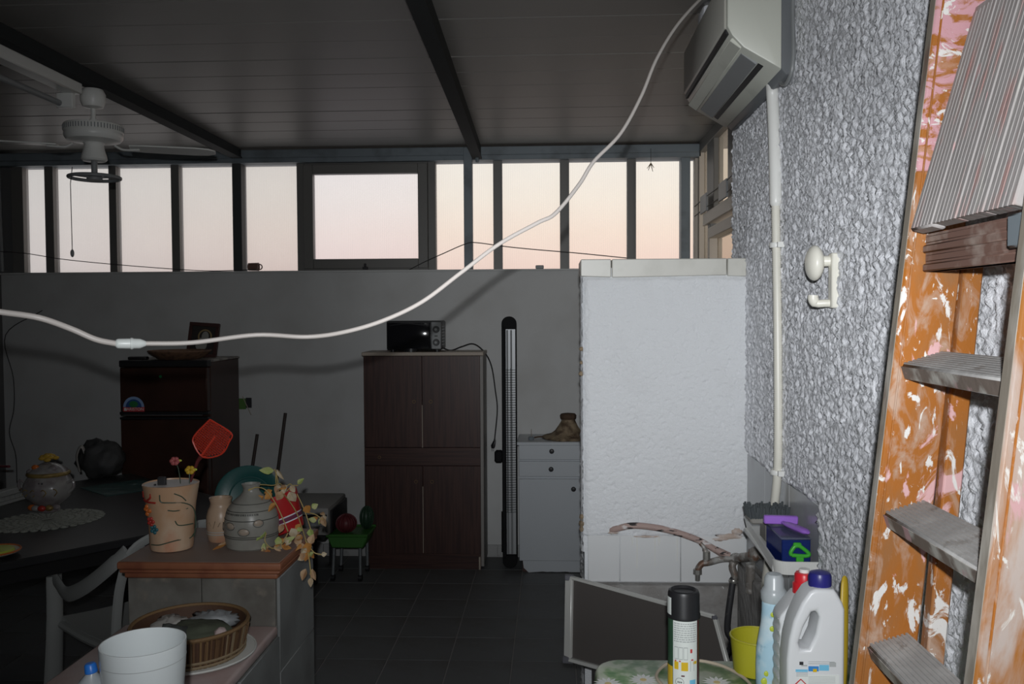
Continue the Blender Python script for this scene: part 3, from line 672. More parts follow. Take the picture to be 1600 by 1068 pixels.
lead = spline([(ox1-.005, 5.82, tz+.022), AY(705,547,5.9145), AY(722,541,5.87), AY(740,537,5.88), AY(757,550,5.9), AY(768,572,5.93), AY(774,610,5.95), AY(777,640,5.95), AY(773,685,5.95)])
MB().tube(lead, .0045, 8).build('power_cord', m_black, tv)
e = lead[-1]; MB().tube([e, e-V(0,0,.015), e-V(.012,0,.05), e-V(.014,0,.065)], [.006,.010,.018,.012], 10, flat=.6).build('plug', m_black, tv)
for dx in (-.005,.005): MB().cyl(e-V(.014-dx,0,.064), e-V(.014-dx,0,.085), .0022, n=6).build('plug_pin', m_silver, tv)

# tall quartz heater leaning beside the cupboard
hx0, hx1 = AY(784,600,5.72).x, AY(807,600,5.72).x; hw = hx1-hx0; hxm = (hx0+hx1)/2; ht = AY(795,494,5.72).z
he = thing('quartz_heater', (hxm, 5.76, 0), 'tall narrow black quartz heater with chrome reflector standing on the floor', 'heater')
def stad(w, z0, z1, n=10):
    r = w/2; pts = [(r*math.cos(t), z1-r+r*math.sin(t)) for t in [math.pi*i/n for i in range(n+1)]]
    return pts + [(r*math.cos(t), z0+r+r*math.sin(t)) for t in [math.pi+math.pi*i/n for i in range(n+1)]]
MB().prism(stad(hw, 0, ht), (hxm, 5.80, 0), (1,0,0), (0,0,1), (0,-.035,0)).build('back_shell', m_matt_black, he)
def capp(lo): 
    r = hw/2; zc = (ht-r) if lo else r; sgn = 1 if lo else -1
    pts = [(r*math.cos(math.pi*i/12), sgn*r*math.sin(math.pi*i/12)) for i in range(13)] + [(-r, -sgn*.035), (r, -sgn*.035)]
    return MB().prism(pts, (hxm, 5.765, zc), (1,0,0), (0,0,1), (0,-.05,0)).build('end_cap', m_matt_black, he, bev=.004)
capp(True); capp(False)
MB().box((hx0, 5.715, .06), (hx0+.026, 5.77, ht-.06)).build('side_rail', m_matt_black, he, bev=.004)
MB().box((hx1-.007, 5.715, .06), (hx1, 5.77, ht-.06)).build('side_rail', m_matt_black, he, bev=.003)
m_refl = mat('brushed_reflector', (.40, .41, .42), .42, .35, bump=(5, .2, .004), stretch=(1,1,.2))
MB().box((hx0+.012, 5.755, .08), (hx1-.006, 5.762, ht-.085)).build('reflector', m_refl, he)
for dx in (.036, .062): MB().cyl((hx0+dx, 5.745, .09), (hx0+dx, 5.745, ht-.09), .0055, n=10).build('quartz_tube', m_grey_p, he)
g = MB(); z = AY(795,800,5.72).z; z2 = AY(795,575,5.72).z
while z < z2: g.tube([(hx0+.012,5.728,z),(hxm,5.718,z),(hx1-.004,5.728,z)], .0016, 5); z += .0165
for x in (hx0+.034, hx0+.058): g.tube([(x,5.72,AY(795,800,5.72).z),(x,5.72,z2)], .0018, 5)
g.build('wire_guard', m_matt_black, he)
rb = MB()
for i in range(26): rb.ring((hx0+.004, 5.765, .10+i*.0105), .012, .0035, 12, 5, (0,0,1))
rb.build('cord_ribs', m_matt_black, he)
MB().box((hx0-.052, 5.72, AY(780,716,5.72).z-.03), (hx0+.004, 5.78, AY(780,716,5.72).z+.05)).build('bracket', m_matt_black, he, bev=.012)

# white base cabinet
WX0, WX1, WY, WT = -.219, .30, 5.615, .853
wc = thing('white_base_cabinet', (.04, 5.8, 0), 'white base cabinet with two drawers and one door half hidden by the white partition', 'cabinet')
MB().box((WX0, WY+.02, .095), (WX1, 5.985, WT-.03)).build('body', m_whitecab, wc)
MB().box((WX0-.012, WY-.006, WT-.022), (WX1+.01, 5.985, WT)).build('top', m_whitecab, wc, bev=.003)
zz = [AY(860,y,WY).z for y in (693,718,720,745,748,876)]
kn = m_black
def front(nm, z0, z1, kx, kz):
    d = MB().box((WX0, WY, z0), (WX1, WY+.02, z1)).build(nm, m_whitecab, wc, bev=.003)
    kb = MB(Matrix.Translation((kx, WY, kz)) @ Matrix.Rotation(math.pi/2,4,'X')).lathe([(.008,0),(.008,.010),(.0155,.016),(.016,.021),(.011,.026),(0,.027)], n=16).build('knob', kn, d)
front('drawer', zz[1]+.001, zz[0]-.002, AY(862,704,WY).x, AY(862,704,WY).z)
front('drawer', zz[3]+.002, zz[2]-.001, AY(861,732,WY).x, AY(861,732,WY).z)
front('door', zz[5], zz[4], AY(896,763,WY).x, AY(896,763,WY).z)
pl = [(WX0+.02,.095),(WX1,.095),(WX1,0)] + [(WX1-.04-i*.03, .004+.014*max(0,noise.noise(Vector((i*.7,2,0))))) for i in range(13)] + [(WX0+.06,.0),(WX0+.028,.03)]
MB().prism(pl, (0,WY+.012,0), (1,0,0), (0,0,1), (0,.018,0)).build('chipped_plinth', m_whitecab, wc)
MB().box((WX0+.02, WY+.03, 0), (WX1, WY+.05, .09)).build('inner_plinth', m_brown_h, wc)
# things on it
c = V(AY(888,685,5.8).x, 5.80, WT)
so = thing('stump_ornament', c, 'brown stump-shaped stone ornament with a flared foot on the white cabinet', 'ornament')
irr = lambda r, z, a: r*(1+.14*noise.noise(Vector((math.cos(a)*1.6, math.sin(a)*1.6, z*14)))+.05*noise.noise(Vector((math.cos(a)*5, math.sin(a)*5, z*40))))
MB().lathe([(.165,.0),(.17,.008),(.15,.02),(.11,.03),(.085,.05),(.066,.08),(.052,.105),(.044,.12),(.05,.126),(0,.128)], c, 36, irr).build('body', m_marb, so, ang=1.4)
MB().lathe([(.04,.118),(.052,.13),(.053,.15),(.045,.162),(.02,.166),(0,.164)], c, 28, irr).build('cap', m_marb_d, so, ang=1.4)
c = V(AY(830,682,5.72).x, 5.72, WT)
sj = thing('small_dropper', c, 'tiny dark pot with a thin upright pin on the white cabinet', 'pot')
MB().lathe([(.0,0),(.018,0),(.02,.012),(.014,.02),(0,.02)], c, 16).build('pot', m_steel, sj); MB().cyl(c+V(0,0,.018), c+V(.001,0,.07), .0018, n=6).build('pin', m_marb, sj)
tag(MB().tube(spline([(c.x+.02,5.76,WT+.008),(c.x+.06,5.77,WT+.012),(c.x+.10,5.78,WT+.006),(c.x+.14,5.74,WT+.006)]), .0055, 6).build('dry_twig', m_marb_d),
    'short dark twig lying on the white cabinet beside the ornament', 'twig')

# ------------------------------------------------------------------ fridge
GY = 5.25; gx0, gx1 = AY(187,600,GY).x, AY(323,600,GY).x; gt = AY(256,563,GY).z
fr = thing('refrigerator', ((gx0+gx1)/2, 5.5, 0), 'dark brown two-door refrigerator with black trim and a round-topped sticker', 'refrigerator')
MB().box((gx0, GY+.06, .03), (gx1, 5.80, gt-.012)).build('body', m_fridge, fr, bev=.006)
MB().box((gx0, GY+.05, gt-.014), (gx1+.004, 5.81, gt)).build('worktop', m_fr_top, fr, bev=.004)
MB().box((gx0-.004, GY, AY(256,573,GY).z), (gx1+.004, GY+.07, gt+.001)).build('top_trim', m_black, fr, bev=.004)
z1, z0 = AY(256,574,GY).z, AY(256,643,GY).z
fd = MB().box((gx0, GY, z0), (gx1, GY+.055, z1)).build('freezer_door', m_fridge, fr, bev=.006)
MB().box((gx0-.002, GY-.006, z0-.018), (gx1+.006, GY+.055, z0)).build('handle', m_black, fd, bev=.003)
MB().box((gx0+.03, GY-.008, z0-.021), (gx1-.03, GY+.002, z0-.018)).build('trim_strip', m_silver, fd)
z3 = AY(256,655,GY).z
f2 = MB().box((gx0, GY, .06), (gx1, GY+.055, z3)).build('fridge_door', m_fridge, fr, bev=.006)
MB().box((gx0-.002, GY-.006, z3), (gx1+.006, GY+.055, z3+.014)).build('handle', m_black, f2, bev=.003)
MB().box((gx0+.02, GY+.03, 0), (gx1-.02, 5.78, .06)).build('plinth', m_black, fr)
m_stk = [mat('sticker_'+n, c, .5) for n, c in (('light_blue',(.28,.42,.68)),('deep_blue',(.03,.10,.30)),('green',(.03,.20,.06)),('red',(.62,.06,.07)))]
sc0 = AY(209,636,GY); 
def half(r, y, m, nm):
    MB().prism([(r*math.cos(math.pi*i/24), r*math.sin(math.pi*i/24)) for i in range(25)], (sc0.x, y, sc0.z), (1,0,0), (0,0,1), (0,.001,0)).build(nm, m, fd)
half(.066, GY-.0012, m_stk[0], 'sticker'); half(.05, GY-.0020, m_stk[1], 'sticker_centre'); 
MB().ball((sc0.x, GY-.002, sc0.z+.020), .026, 14, 8, (1.1,.03,.75)).build('sticker_tree', m_stk[2], fd)
MB().box((sc0.x-.066, GY-.0020, sc0.z-.026), (sc0.x+.068, GY-.0002, sc0.z+.002)).build('sticker_band', m_stk[3], fd)
m_ink_w = mat('white_print', (.78,.74,.72), .5); m_ink_k = mat('black_print', (.03,.03,.035), .5)
text_mesh('ARISTON', .026, (sc0.x+.010, GY-.0024, sc0.z-.012), (1,0,0), (0,0,1), .0002, 'sticker_lettering', m_ink_w, fd)
MB().box((sc0.x-.060, GY-.0026, sc0.z-.021), (sc0.x-.044, GY-.0018, sc0.z-.003)).build('sticker_mark', m_ink_w, fd)
p = AY(251,588,GY); MB().cyl((p.x, GY-.001, p.z), (p.x, GY-.003, p.z), .009, n=12).build('green_dot', mat('green_led_dot',(.02,.35,.12),.4), fd)
# on the fridge
m_wick = mat('brown_wicker', (.20,.11,.065), .7, var=(25,(.11,.06,.04),.45,.65), bump=(60,.6,.006))
c = V(AY(281,556,5.42).x, 5.42, gt)
bk = thing('shallow_dish', c, 'shallow brown wicker dish on top of the refrigerator', 'dish')
MB().lathe([(0,.003),(.12,.0),(.135,.006),(.185,.045),(.19,.052),(.183,.054),(.13,.014),(0,.012)], c, 40, lambda r,z,a: r*(1+.012*math.sin(a*40))).build('bowl', m_wick, bk)
MB().ring(c+V(0,0,.052), .187, .006, 40, 6).build('rim', m_wick, bk)
for i,(dx,dy) in enumerate(((-.06,0),(.05,.02),(.1,-.03))): MB().ball(c+V(dx,dy,.03), .032, 12, 8, (1.3,1,.7)).build('dried_gourd', m_marb, bk)
pf = thing('picture', V(AY(314,550,5.62).x, 5.62, gt), 'dark framed picture of a pale bust leaning at the back of the refrigerator top', 'picture')
px = AY(314,550,5.62).x; R = Matrix.Translation((px, 5.62, gt)) @ Matrix.Rotation(math.radians(-10),4,'X') @ Matrix.Rotation(math.radians(4),4,'Y')
m_pf = mat('dark_red_frame', (.06,.025,.022), .5); m_pp = mat('dark_print', (.035,.03,.028), .5)
for a, b in (((-.10,-.012,0),(.10,.008,.024)),((-.10,-.012,.206),(.10,.008,.23)),((-.10,-.012,.024),(-.078,.008,.206)),((.078,-.012,.024),(.10,.008,.206))): MB(R).box(a,b).build('frame', m_pf, pf, bev=.002)
MB(R).box((-.08,-.004,.02),(.08,.004,.21)).build('print', m_pp, pf)
m_pbust = mat('pale_print', (.30,.30,.27), .6); m_pgold = mat('ochre_print', (.30,.22,.10), .6)
MB(R).ball((.012,-.0045,.14),.03,14,8,(.8,.04,1.1)).build('figure_head', m_pbust, pf); MB(R).ball((-.008,-.0045,.085),.045,14,8,(.85,.03,1.0)).build('figure_body', m_pbust, pf)
MB(R).ring((.01,-.0045,.14), .042, .005, 24, 6, (0,1,0), .2).build('halo', m_pgold, pf)
rm = MB().box((AY(200,560,5.32).x, 5.31, gt), (AY(229,560,5.32).x, 5.36, gt+.022)).build('remote_control', m_black, bev=.008, seg=2)
tag(rm, 'black remote control lying on the front left of the refrigerator top', 'remote'); MB().box((AY(204,560,5.32).x, 5.318, gt+.0215), (AY(224,560,5.32).x, 5.35, gt+.0235)).build('keypad', m_grey_p, rm)
# green leaflet on the wall
lf = AY(380,630,5.99); lg = thing('leaflet', lf, 'small green and black leaflet pinned to the grey wall right of the refrigerator', 'leaflet')
MB().box((lf.x-.05, 5.988, lf.z-.04), (lf.x+.02, 5.992, lf.z+.035)).build('sheet', mat('leaflet_green',(.10,.22,.05),.6), lg)
MB().box((lf.x+.02, 5.986, lf.z-.03), (lf.x+.06, 5.991, lf.z+.04)).build('photo', m_ink_k, lg)
MB().tube([lf+V(.0,-.01,.05), lf+V(.06,-.015,-.08)], .003, 6).build('pin_string', m_edge, lg)

# ------------------------------------------------------------------ brooms, printer on a stand, toy trolley
m_stick = mat('dark_stick', (.055,.04,.035), .6)
for i,(t, b, lab) in enumerate(((AY(402,678,5.97), AY(372,868,5.75), 'shorter dark wooden pole leaning on the grey wall beside the refrigerator'), (AY(446,645,5.97), AY(415,868,5.72), 'longer dark wooden pole leaning on the grey wall left of the grey printer'))):
    b.z = .0
    bs = thing('wooden_pole', b, lab, 'pole')
    MB().tube([b+V(0,0,.02), t], .0115, 10).build('shaft', m_stick, bs)
    MB().cyl(b, b+V(0,0,.035), .014, n=12).build('rubber_tip', m_black, bs)
pxr = AY(515,800,5.35).x; st = thing('low_stand', (pxr-.22, 5.55, 0), 'low black stand under the grey printer', 'stand')
MB().box((pxr-.46, 5.35, .27), (pxr-.03, 5.80, .30)).build('top', m_black, st, bev=.004)
for x in (pxr-.42, pxr-.10):
    for y in (5.35, 5.78): MB().box((x-.015,y-.015,0),(x+.015,y+.015,.27)).build('leg', m_black, st)
m_print = mat('grey_printer_plastic', (.30,.295,.28), .5)
pr = thing('printer', (pxr-.24, 5.55, .30), 'boxy grey printer on the low black stand near the wall', 'printer')
MB().box((pxr-.44, 5.36, .30), (pxr-.01, 5.82, .475)).build('body', m_print, pr, bev=.012, seg=2)
MB().box((pxr-.42, 5.352, .36), (pxr-.04, 5.362, .41)).build('front_panel', m_refl, pr, bev=.002); MB().box((pxr-.43, 5.350, .424), (pxr-.02, 5.362, .432)).build('paper_slot', m_black, pr)
MB().box((pxr-.012, 5.40, .31), (pxr+.004, 5.80, .45)).build('side_panel', m_black, pr, bev=.004)
m_gtray = mat('green_toy_plastic', (.045,.16,.03), .45); m_leg = mat('grey_tube', (.25,.27,.28), .4, .5)
tg = thing('toy_trolley', (-1.27, 5.5, 0), 'small green tray trolley on grey legs with black castors beside the cupboard', 'trolley')
MB().prism([(-.13,.08),(.13,.08),(.10,.0),(-.10,.0)], (-1.29,5.38,.215), (1,0,0), (0,0,1), (0,.26,0)).build('tray', m_gtray, tg, bev=.008)
for y in (5.38,5.64): MB().tube([(-1.42,y,.295),(-1.16,y,.295)], .010, 8).build('rim', m_gtray, tg)
for x, y in ((-1.39,5.41),(-1.215,5.41),(-1.39,5.62),(-1.215,5.62)):
    lg_ = MB().tube([(x+.01 if x<-1.3 else x-.0,y,.225),(x,y,.03)], .0105, 10).build('leg', m_leg, tg); MB().cyl((x-.012,y,.022),(x+.012,y,.022),.021,n=18).build('castor', m_black, lg_)
m_redtoy = mat('dark_red_plastic', (.13,.022,.028), .5); m_grtoy = mat('dark_green_plastic', (.025,.06,.035), .45)
def slatball(nm, c, r, m, lab, s=(1,1,1)):
    t = thing(nm, c, lab, 'toy'); MB().ball(c+V(0,0,r*s[2]), r*.93, 20, 12, s).build('core', m, t)
    for k in range(8):
        a = k*math.pi/8; d = V(math.cos(a), math.sin(a), 0)
        MB().tube([c+V(0,0,r*s[2])+V(d.x*r*s[0]*math.cos(q), d.y*r*s[1]*math.cos(q), r*s[2]*math.sin(q)) for q in [math.tau*i/24 for i in range(25)]], .004, 5, caps=False).build('rib', m, t)
slatball('toy_bucket', V(-1.315,5.47,.2965), .072, m_redtoy, 'dark red ribbed toy sitting in the green tray', (.9,.9,.8))
slatball('toy_bucket', V(-1.205,5.57,.2965), .072, m_grtoy, 'dark green ribbed toy at the right end of the green tray', (.6,.8,1.0))

# ------------------------------------------------------------------ stepladder leaning on the stucco wall
LY1, LY0 = 1.40, 1.07                                 # inner faces of the far and near rail
def rx(z, off=0): return .480 + (z - 1.08)*(.600-.480)/(2.185-1.08) + off
ld = thing('wooden_stepladder', (.46, 1.24, 0), 'orange varnished wooden stepladder splashed with pink and white paint leaning on the stucco wall', 'ladder')
wz = lambda z: .088 + .010*(1.6-z)/1.6
def rail(y0, y1, za, zb, m, nm='rail', lab=None):
    xa, xb = rx(za), rx(zb)
    o = MB().hexa([(xa,y0,za),(xa+wz(za),y0,za),(xa+wz(za),y1,za),(xa,y1,za)], [(xb,y0,zb),(xb+wz(zb),y0,zb),(xb+wz(zb),y1,zb),(xb,y1,zb)]).build(nm, m, ld, bev=.003, label=lab)
    e = MB().hexa([(xa-.0008,y0+.003,za),(xa+.001,y0+.003,za),(xa+.001,y1-.003,za),(xa-.0008,y1-.003,za)], [(xb-.0008,y0+.003,zb),(xb+.001,y0+.003,zb),(xb+.001,y1-.003,zb),(xb-.0008,y1-.003,zb)]).build('worn_edge', m_raw, o)
    return o
rail(LY1, LY1+.026, 0, 1.90, m_orange); rail(LY1, LY1+.026, 1.90, 2.30, m_orange_top, lab='pink-smeared upper end of the rail')
rail(LY0-.026, LY0, 0, 2.30, m_orange_n)
# bead line along the far rail's inner edge
for y, s in ((LY1, -1),):
    MB().tube([(rx(0)+.010, y-.001, 0), (rx(2.28)+.010, y-.001, 2.28)], .0017, 6).build('bead', m_orange, ld)
    MB().tube([(rx(0)+.012, LY0-.027, 0), (rx(2.28)+.012, LY0-.027, 2.28)], .0017, 6).build('bead', m_orange, ld)
# back legs folded in behind
def bx_(z): return .545 + (z-.9)*(.66-.545)/(1.9-.9)
for y0, y1 in ((LY1-.012, LY1+.016), (LY0-.016, LY0+.012)):
    a, b = bx_(0), bx_(1.86)
    MB().hexa([(a+.05,y0,0),(a+.078,y0,0),(a+.078,y1,0),(a+.05,y1,0)], [(b-.012,y0,1.80),(b+.018,y0,1.80),(b+.018,y1,1.80),(b-.012,y1,1.80)]).build('back_leg', m_orange, ld, bev=.003)
def tread(zf, w=.068, th=.026, tilt=.30):
    x = rx(zf) + .012
    u = V(math.cos(tilt), 0, math.sin(tilt)); n = V(-math.sin(tilt), 0, math.cos(tilt)); o = V(x, LY0, zf)
    t = MB().prism([(0,-th),(w,-th),(w,0),(0,0)], o, u, n, V(0,LY1-LY0,0)).build('step', m_tread, ld, bev=.003)
    MB().prism([(-.0012,-th+.003),(.0006,-th+.003),(.0006,-.003),(-.0012,-.003)], o, u, n, V(0,LY1-LY0,0)).build('step_edge', m_tread_e, t)
    g = MB()
    for k in range(9): g.prism([(.004+k*.0072,0),(.0085+k*.0072,0),(.008+k*.0072,.0016),(.0045+k*.0072,.0016)], o, u, n, V(0,LY1-LY0,0))
    g.build('grip_ridges', m_tread, t)
for z in (1.597, 1.362, 1.150, .93, .70, .47, .24): tread(z)
# folded-down platform of four ribbed planks
pa_, pb_ = V(.565, LY1-.012, 1.803), V(.660, LY1-.012, 2.145); u = (pb_-pa_); Lp = u.length; u.normalize(); w_ = V(0,-1,0); n = u.cross(w_); 
n = n if n.x < 0 else -n
Wp = (LY1-LY0-.026)/4
for k in range(4):
    pl = MB().prism([(.004 if k else 0, -.012),(Lp-.01*((k*37)%3)/3, -.012),(Lp-.01*((k*37)%3)/3, .010),(.004 if k else 0,.010)], pa_ + w_*(k*Wp+.0008), u, n, w_*(Wp-.0016)).build('platform_plank', m_board, ld, bev=.003)
    g = MB()
    for j in range(6): g.prism([(.003,.009),(Lp-.012,.009),(Lp-.012,.0109),(.003,.0109)], pa_ + w_*(k*Wp+.004+j*Wp*.158), u, n, w_*(Wp*.122))
    g.build('plank_ribs', m_board, pl)
bc = MB()
for j in range(4): bc.box((.578+.004*(j%2), LY0+.004, 1.742+j*.0145), (.605, LY1-.004, 1.754+j*.0145))
b_ = bc.build('brace_bar', m_brace, ld, bev=.002); MB().box((.583, LY0+.004, 1.742), (.608, LY1-.004, 1.80)).build('brace_core', m_brace, b_)
MB().box((.566, LY0+.004, 1.758), (.58, LY0+.05, 1.80)).build('corner_bracket', m_steel, ld, bev=.003)
m_pad = m_black
for y in (LY1+.013, LY0-.013): MB().box((rx(0)-.004, y-.017, 0), (rx(0)+.102, y+.017, .03)).build('foot_pad', m_pad, ld, bev=.003)

# ------------------------------------------------------------------ taps and pipework at the wash corner
pk = thing('old_tap', (.60, 3.15, .62), 'corroded brass tap with peeling curved pipe on the white partition', 'tap')
py_ = PY0 - .02
q = lambda x, y, dy=0: AY(x, y, py_ + dy)
arc = spline([q(951,830,.03), q(962,826,.012), q(985,821,0), q(1010,822,0), q(1045,828,0), q(1085,841,-.005), q(1112,855,-.01), q(1145,876,-.02)], 6)
n_ = len(arc)
MB().tube(arc, [.012*min(1,.45+i/6) for i in range(n_)], 12).build('peeling_pipe', m_pipe_p, pk)
hub = q(1150,872,-.03)
MB().tube([q(1118,858,-.02), q(1140,868,-.03)], .012, 12).build('elbow', m_pipe_p, pk)
MB().ball(hub, .022, 16, 10, (1.1,1,.9)).cyl(hub, AX(1192,866,.698), .016, n=14).build('valve_body', m_pipe, pk)
MB().ball(AX(1178,866,.672), .026, 14, 10, (.8,1,1.0), lambda d: 1+.2*noise.noise(d*4)).build('corroded_nut', m_pipe, pk)
sp_ = spline([hub, q(1128,873,-.04), q(1108,878,-.05), q(1097,880,-.05), q(1091,888,-.05), q(1090,896,-.05)], 5)
MB().tube(sp_, .0115, 12).build('spout', m_pipe, pk)
b0 = q(1090,889,-.05); MB().cyl(b0, b0-V(0,0,.016), .0165, n=8).build('collar_nut', m_chrome, pk); MB().cyl(b0-V(0,0,.014), b0-V(0,0,.04), .0095, .0085, 14).build('nozzle', m_chrome, pk)
MB().tube(spline([q(1103,876,-.05), q(1104,866,-.05), q(1100,855,-.045), q(1094,848,-.04)],4), [.012]*4+[.010]*4+[.007]*5, 10).build('tap_lever', m_pipe, pk)
MB().cyl(q(1104,873,-.05), q(1104,861,-.05), .014, n=8).build('bonnet_nut', m_chrome, pk)
dn = spline([hub, q(1144,884,-.035), q(1148,898,-.04), q(1146,906,-.04)], 4)
MB().tube(dn, .013, 12).build('down_elbow', m_pipe, pk)
MB().tube(spline([hub+V(.012,-.01,-.03), q(1160,890,-.05), q(1170,896,-.04), q(1176,890,-.02)],4), .007, 8).build('valve_handle', m_pipe, pk)
MB().cyl(AX(1173,880,.66), AX(1172,925,.66), .016, n=12).build('trap_pipe', m_pipe, pk)
tp = thing('black_hose', q(1146,905,-.04), 'black rubber hose clipped under the tap and hanging into the basin', 'hose')
MB().tube(spline([q(1146,902,-.04), q(1142,930,-.06), q(1138,960,-.09), q(1137,985,-.13), q(1144,1005,-.18), V(.56,2.95,.472)]), .0115, 12).build('tube', m_rubber, tp)
c = q(1146,907,-.042); MB().ring(c, .0135, .004, 20, 6, (0.1,0,1), 1.8).build('clip', m_chrome, tp)

# soap shelf on the right wall
SX0, SX1, SY0, SY1 = .592, .705, 2.33, 2.82; sz = AX(1272,893,.70).z
sh = thing('soap_shelf', (.65, 2.5, sz), 'white plastic soap shelf with rounded corner on the tiled wash corner', 'shelf')
out = []
for cx, cy, a0 in ((SX0+.035, SY0+.035, math.pi), ):
    out += [(cx+.035*math.cos(a0+math.pi/2*i/8), cy+.035*math.sin(a0+math.pi/2*i/8)) for i in range(9)]
out += [(SX1,SY0),(SX1,SY1),(SX0+.04,SY1),(SX0+.012,SY1-.03)]
MB().prism(out, (0,0,sz), (1,0,0), (0,1,0), (0,0,.012)).build('tray', m_white, sh, bev=.004)
rim = [V(x,y,0) for x,y in out]
MB().sheet(lambda u,v: (lambda i,t,P: P[i].lerp(P[i+1],t) + V(0,0,sz+.036*v) + (V(-.004,-.004,0)*v))(min(int(u*(len(rim)-4)),len(rim)-5), u*(len(rim)-4)-min(int(u*(len(rim)-4)),len(rim)-5), rim[:9]+[rim[9]]+rim[10:]), 40, 4, .006, (-.7,-.7,0)).build('front_lip', m_white, sh)
MB().prism([(0,0),(.036,0),(.036,.49),(0,.40)], (SX0-.002, SY0+.03, sz), (0,0,1), (.06,1,0), (.005,0,0)).build('side_lip', m_white, sh)
zt = sz+.013
# blue box
BX0, BX1, BY0, BY1 = .612, .688, 2.352, 2.52; bz1 = zt+.075
m_bluebox = clear_mat('clear_blue_plastic', (.06,.12,.50), .20); m_lid = clear_mat('clear_grey_plastic', (.30,.33,.46), .35)
bx = thing('blue_box', ((BX0+BX1)/2, 2.44, zt), 'clear blue plastic box with a lid on the soap shelf', 'box')
MB().box((BX0,BY0,zt),(BX1,BY1,zt+.006)).build('bottom', m_bluebox, bx, bev=.003)
for a,b in (((BX0,BY0,zt),(BX1,BY0+.003,bz1)),((BX0,BY1-.003,zt),(BX1,BY1,bz1)),((BX0,BY0,zt),(BX0+.003,BY1,bz1)),((BX1-.003,BY0,zt),(BX1,BY1,bz1))): MB().box(a,b).build('wall', m_bluebox, bx, bev=.001)
MB().box((BX0-.003,BY0-.003,bz1),(BX1+.003,BY1+.003,bz1+.006)).build('lid', m_lid, bx, bev=.003)
gg = thing('green_grip', (.652, 2.345, zt), 'bright green loop-shaped plastic grip propped against the front of the blue box', 'grip')
m_bg = mat('bright_green', (.06,.42,.04), .35)
MB().tube(spline([(.636,2.345,zt+.036),(.672,2.345,zt+.034),(.682,2.345,zt+.040),(.664,2.345,zt+.056),(.652,2.345,zt+.062),(.643,2.345,zt+.058),(.634,2.345,zt+.044),(.636,2.345,zt+.036)],5), .0055, 10).build('loop', m_bg, gg)
MB().box((.640,2.340,zt+.056),(.662,2.350,zt+.070)).build('tab', m_bg, gg, bev=.003)
MB().box((.648,2.3405,zt-.001),(.668,2.3495,zt+.034)).build('stem', m_bg, gg, bev=.002)
# purple squeegee on the lid
m_pur = mat('violet_plastic', (.36,.16,.66), .4)
zq = bz1+.007
pu = thing('squeegee', (.65, 2.46, zq), 'violet plastic squeegee lying across the lid of the blue box', 'squeegee')
MB().bar((.597,2.49,zq+.016),(.692,2.49,zq+.014),.016,.024).build('head', m_pur, pu, bev=.003)
MB().tube(spline([(.648,2.48,zq+.010),(.660,2.44,zq+.010),(.678,2.385,zq+.010),(.685,2.365,zq+.009)],5), [.007,.008,.010,.012,.013,.014,.014,.015,.015,.015,.015,.014,.013,.011,.009,.006], 12, flat=.55, up=(0,0,1)).build('handle', m_pur, pu)
# grey scrubbing brush
gb = thing('scrubbing_brush', (.64, 2.64, zt), 'dark grey scrubbing brush with bristles up behind the blue box', 'brush')
m_gbr = mat('dark_grey_bristle', (.07,.08,.085), .8); m_bk2 = mat('grey_brush_back', (.25,.24,.22), .6)
MB().box((.585,2.60,zt+.055),(.70,2.68,zt+.075)).build('back', m_bk2, gb, bev=.006)
MB().box((.63,2.60,zt),(.70,2.68,zt+.056)).build('stand_block', m_bk2, gb, bev=.006)
g = MB()
for i in range(17):
    for j in range(6):
        x, y = .588+i*.0066, 2.606+j*.0135
        g.tube([(x,y,zt+.072),(x+random.uniform(-.006,.006)+(-.008 if i<3 else 0),y+random.uniform(-.006,.006),zt+.072+.034+random.uniform(-.006,.004))],[.0045,.0035],5)
g.build('bristles', m_gbr, gb, kind='stuff')

# ------------------------------------------------------------------ table with flowered oilcloth, lower right
TZ = .90
tb = thing('side_table', (.38, 1.70, 0), 'small white side table under the flowered oilcloth', 'table')
MB().box((.125,1.475,TZ-.035),(.655,1.935,TZ-.005)).build('top', m_white, tb, bev=.004)
for x in (.15,.63):
    for y in (1.50,1.91): MB().box((x-.02,y-.02,0),(x+.02,y+.02,TZ-.035)).build('leg', m_white, tb, bev=.003)
def cloth_mat():
    m = bpy.data.materials.new('flowered_oilcloth'); m.use_nodes = True; t = m.node_tree; b = t.nodes['Principled BSDF']
    b.inputs['Roughness'].default_value = .35
    c = t.nodes.new('ShaderNodeTexCoord')
    n = t.nodes.new('ShaderNodeTexNoise'); n.inputs['Scale'].default_value = 15; n.inputs['Detail'].default_value = 3; t.links.new(c.outputs['Object'], n.inputs['Vector'])
    r = t.nodes.new('ShaderNodeValToRGB'); t.links.new(n.outputs['Fac'], r.inputs[0]); e = r.color_ramp.elements
    e[0].position = .40; e[0].color = (.13,.30,.11,1); e[1].position = .62; e[1].color = (.66,.70,.58,1)
    for p, col in ((.47,(.27,.42,.20,1)),(.52,(.55,.63,.46,1))): k = r.color_ramp.elements.new(p); k.color = col
    t.links.new(r.outputs[0], b.inputs['Base Color']); return m
m_cloth = cloth_mat()
cl = thing('oilcloth', (.38, 1.70, TZ), 'green and cream oilcloth printed with white daisies draped over the side table', 'tablecloth')
def drape(u, v):
    x = .095 + (.675-.095)*u; y = 1.45 + (1.955-1.45)*v; z = TZ
    rr = .06
    dx = max(0, .095+rr-x); dy = max(0, y-(1.955-rr))
    return V(x, y, z + .0012*noise.noise(Vector((x*20,y*20,0))))
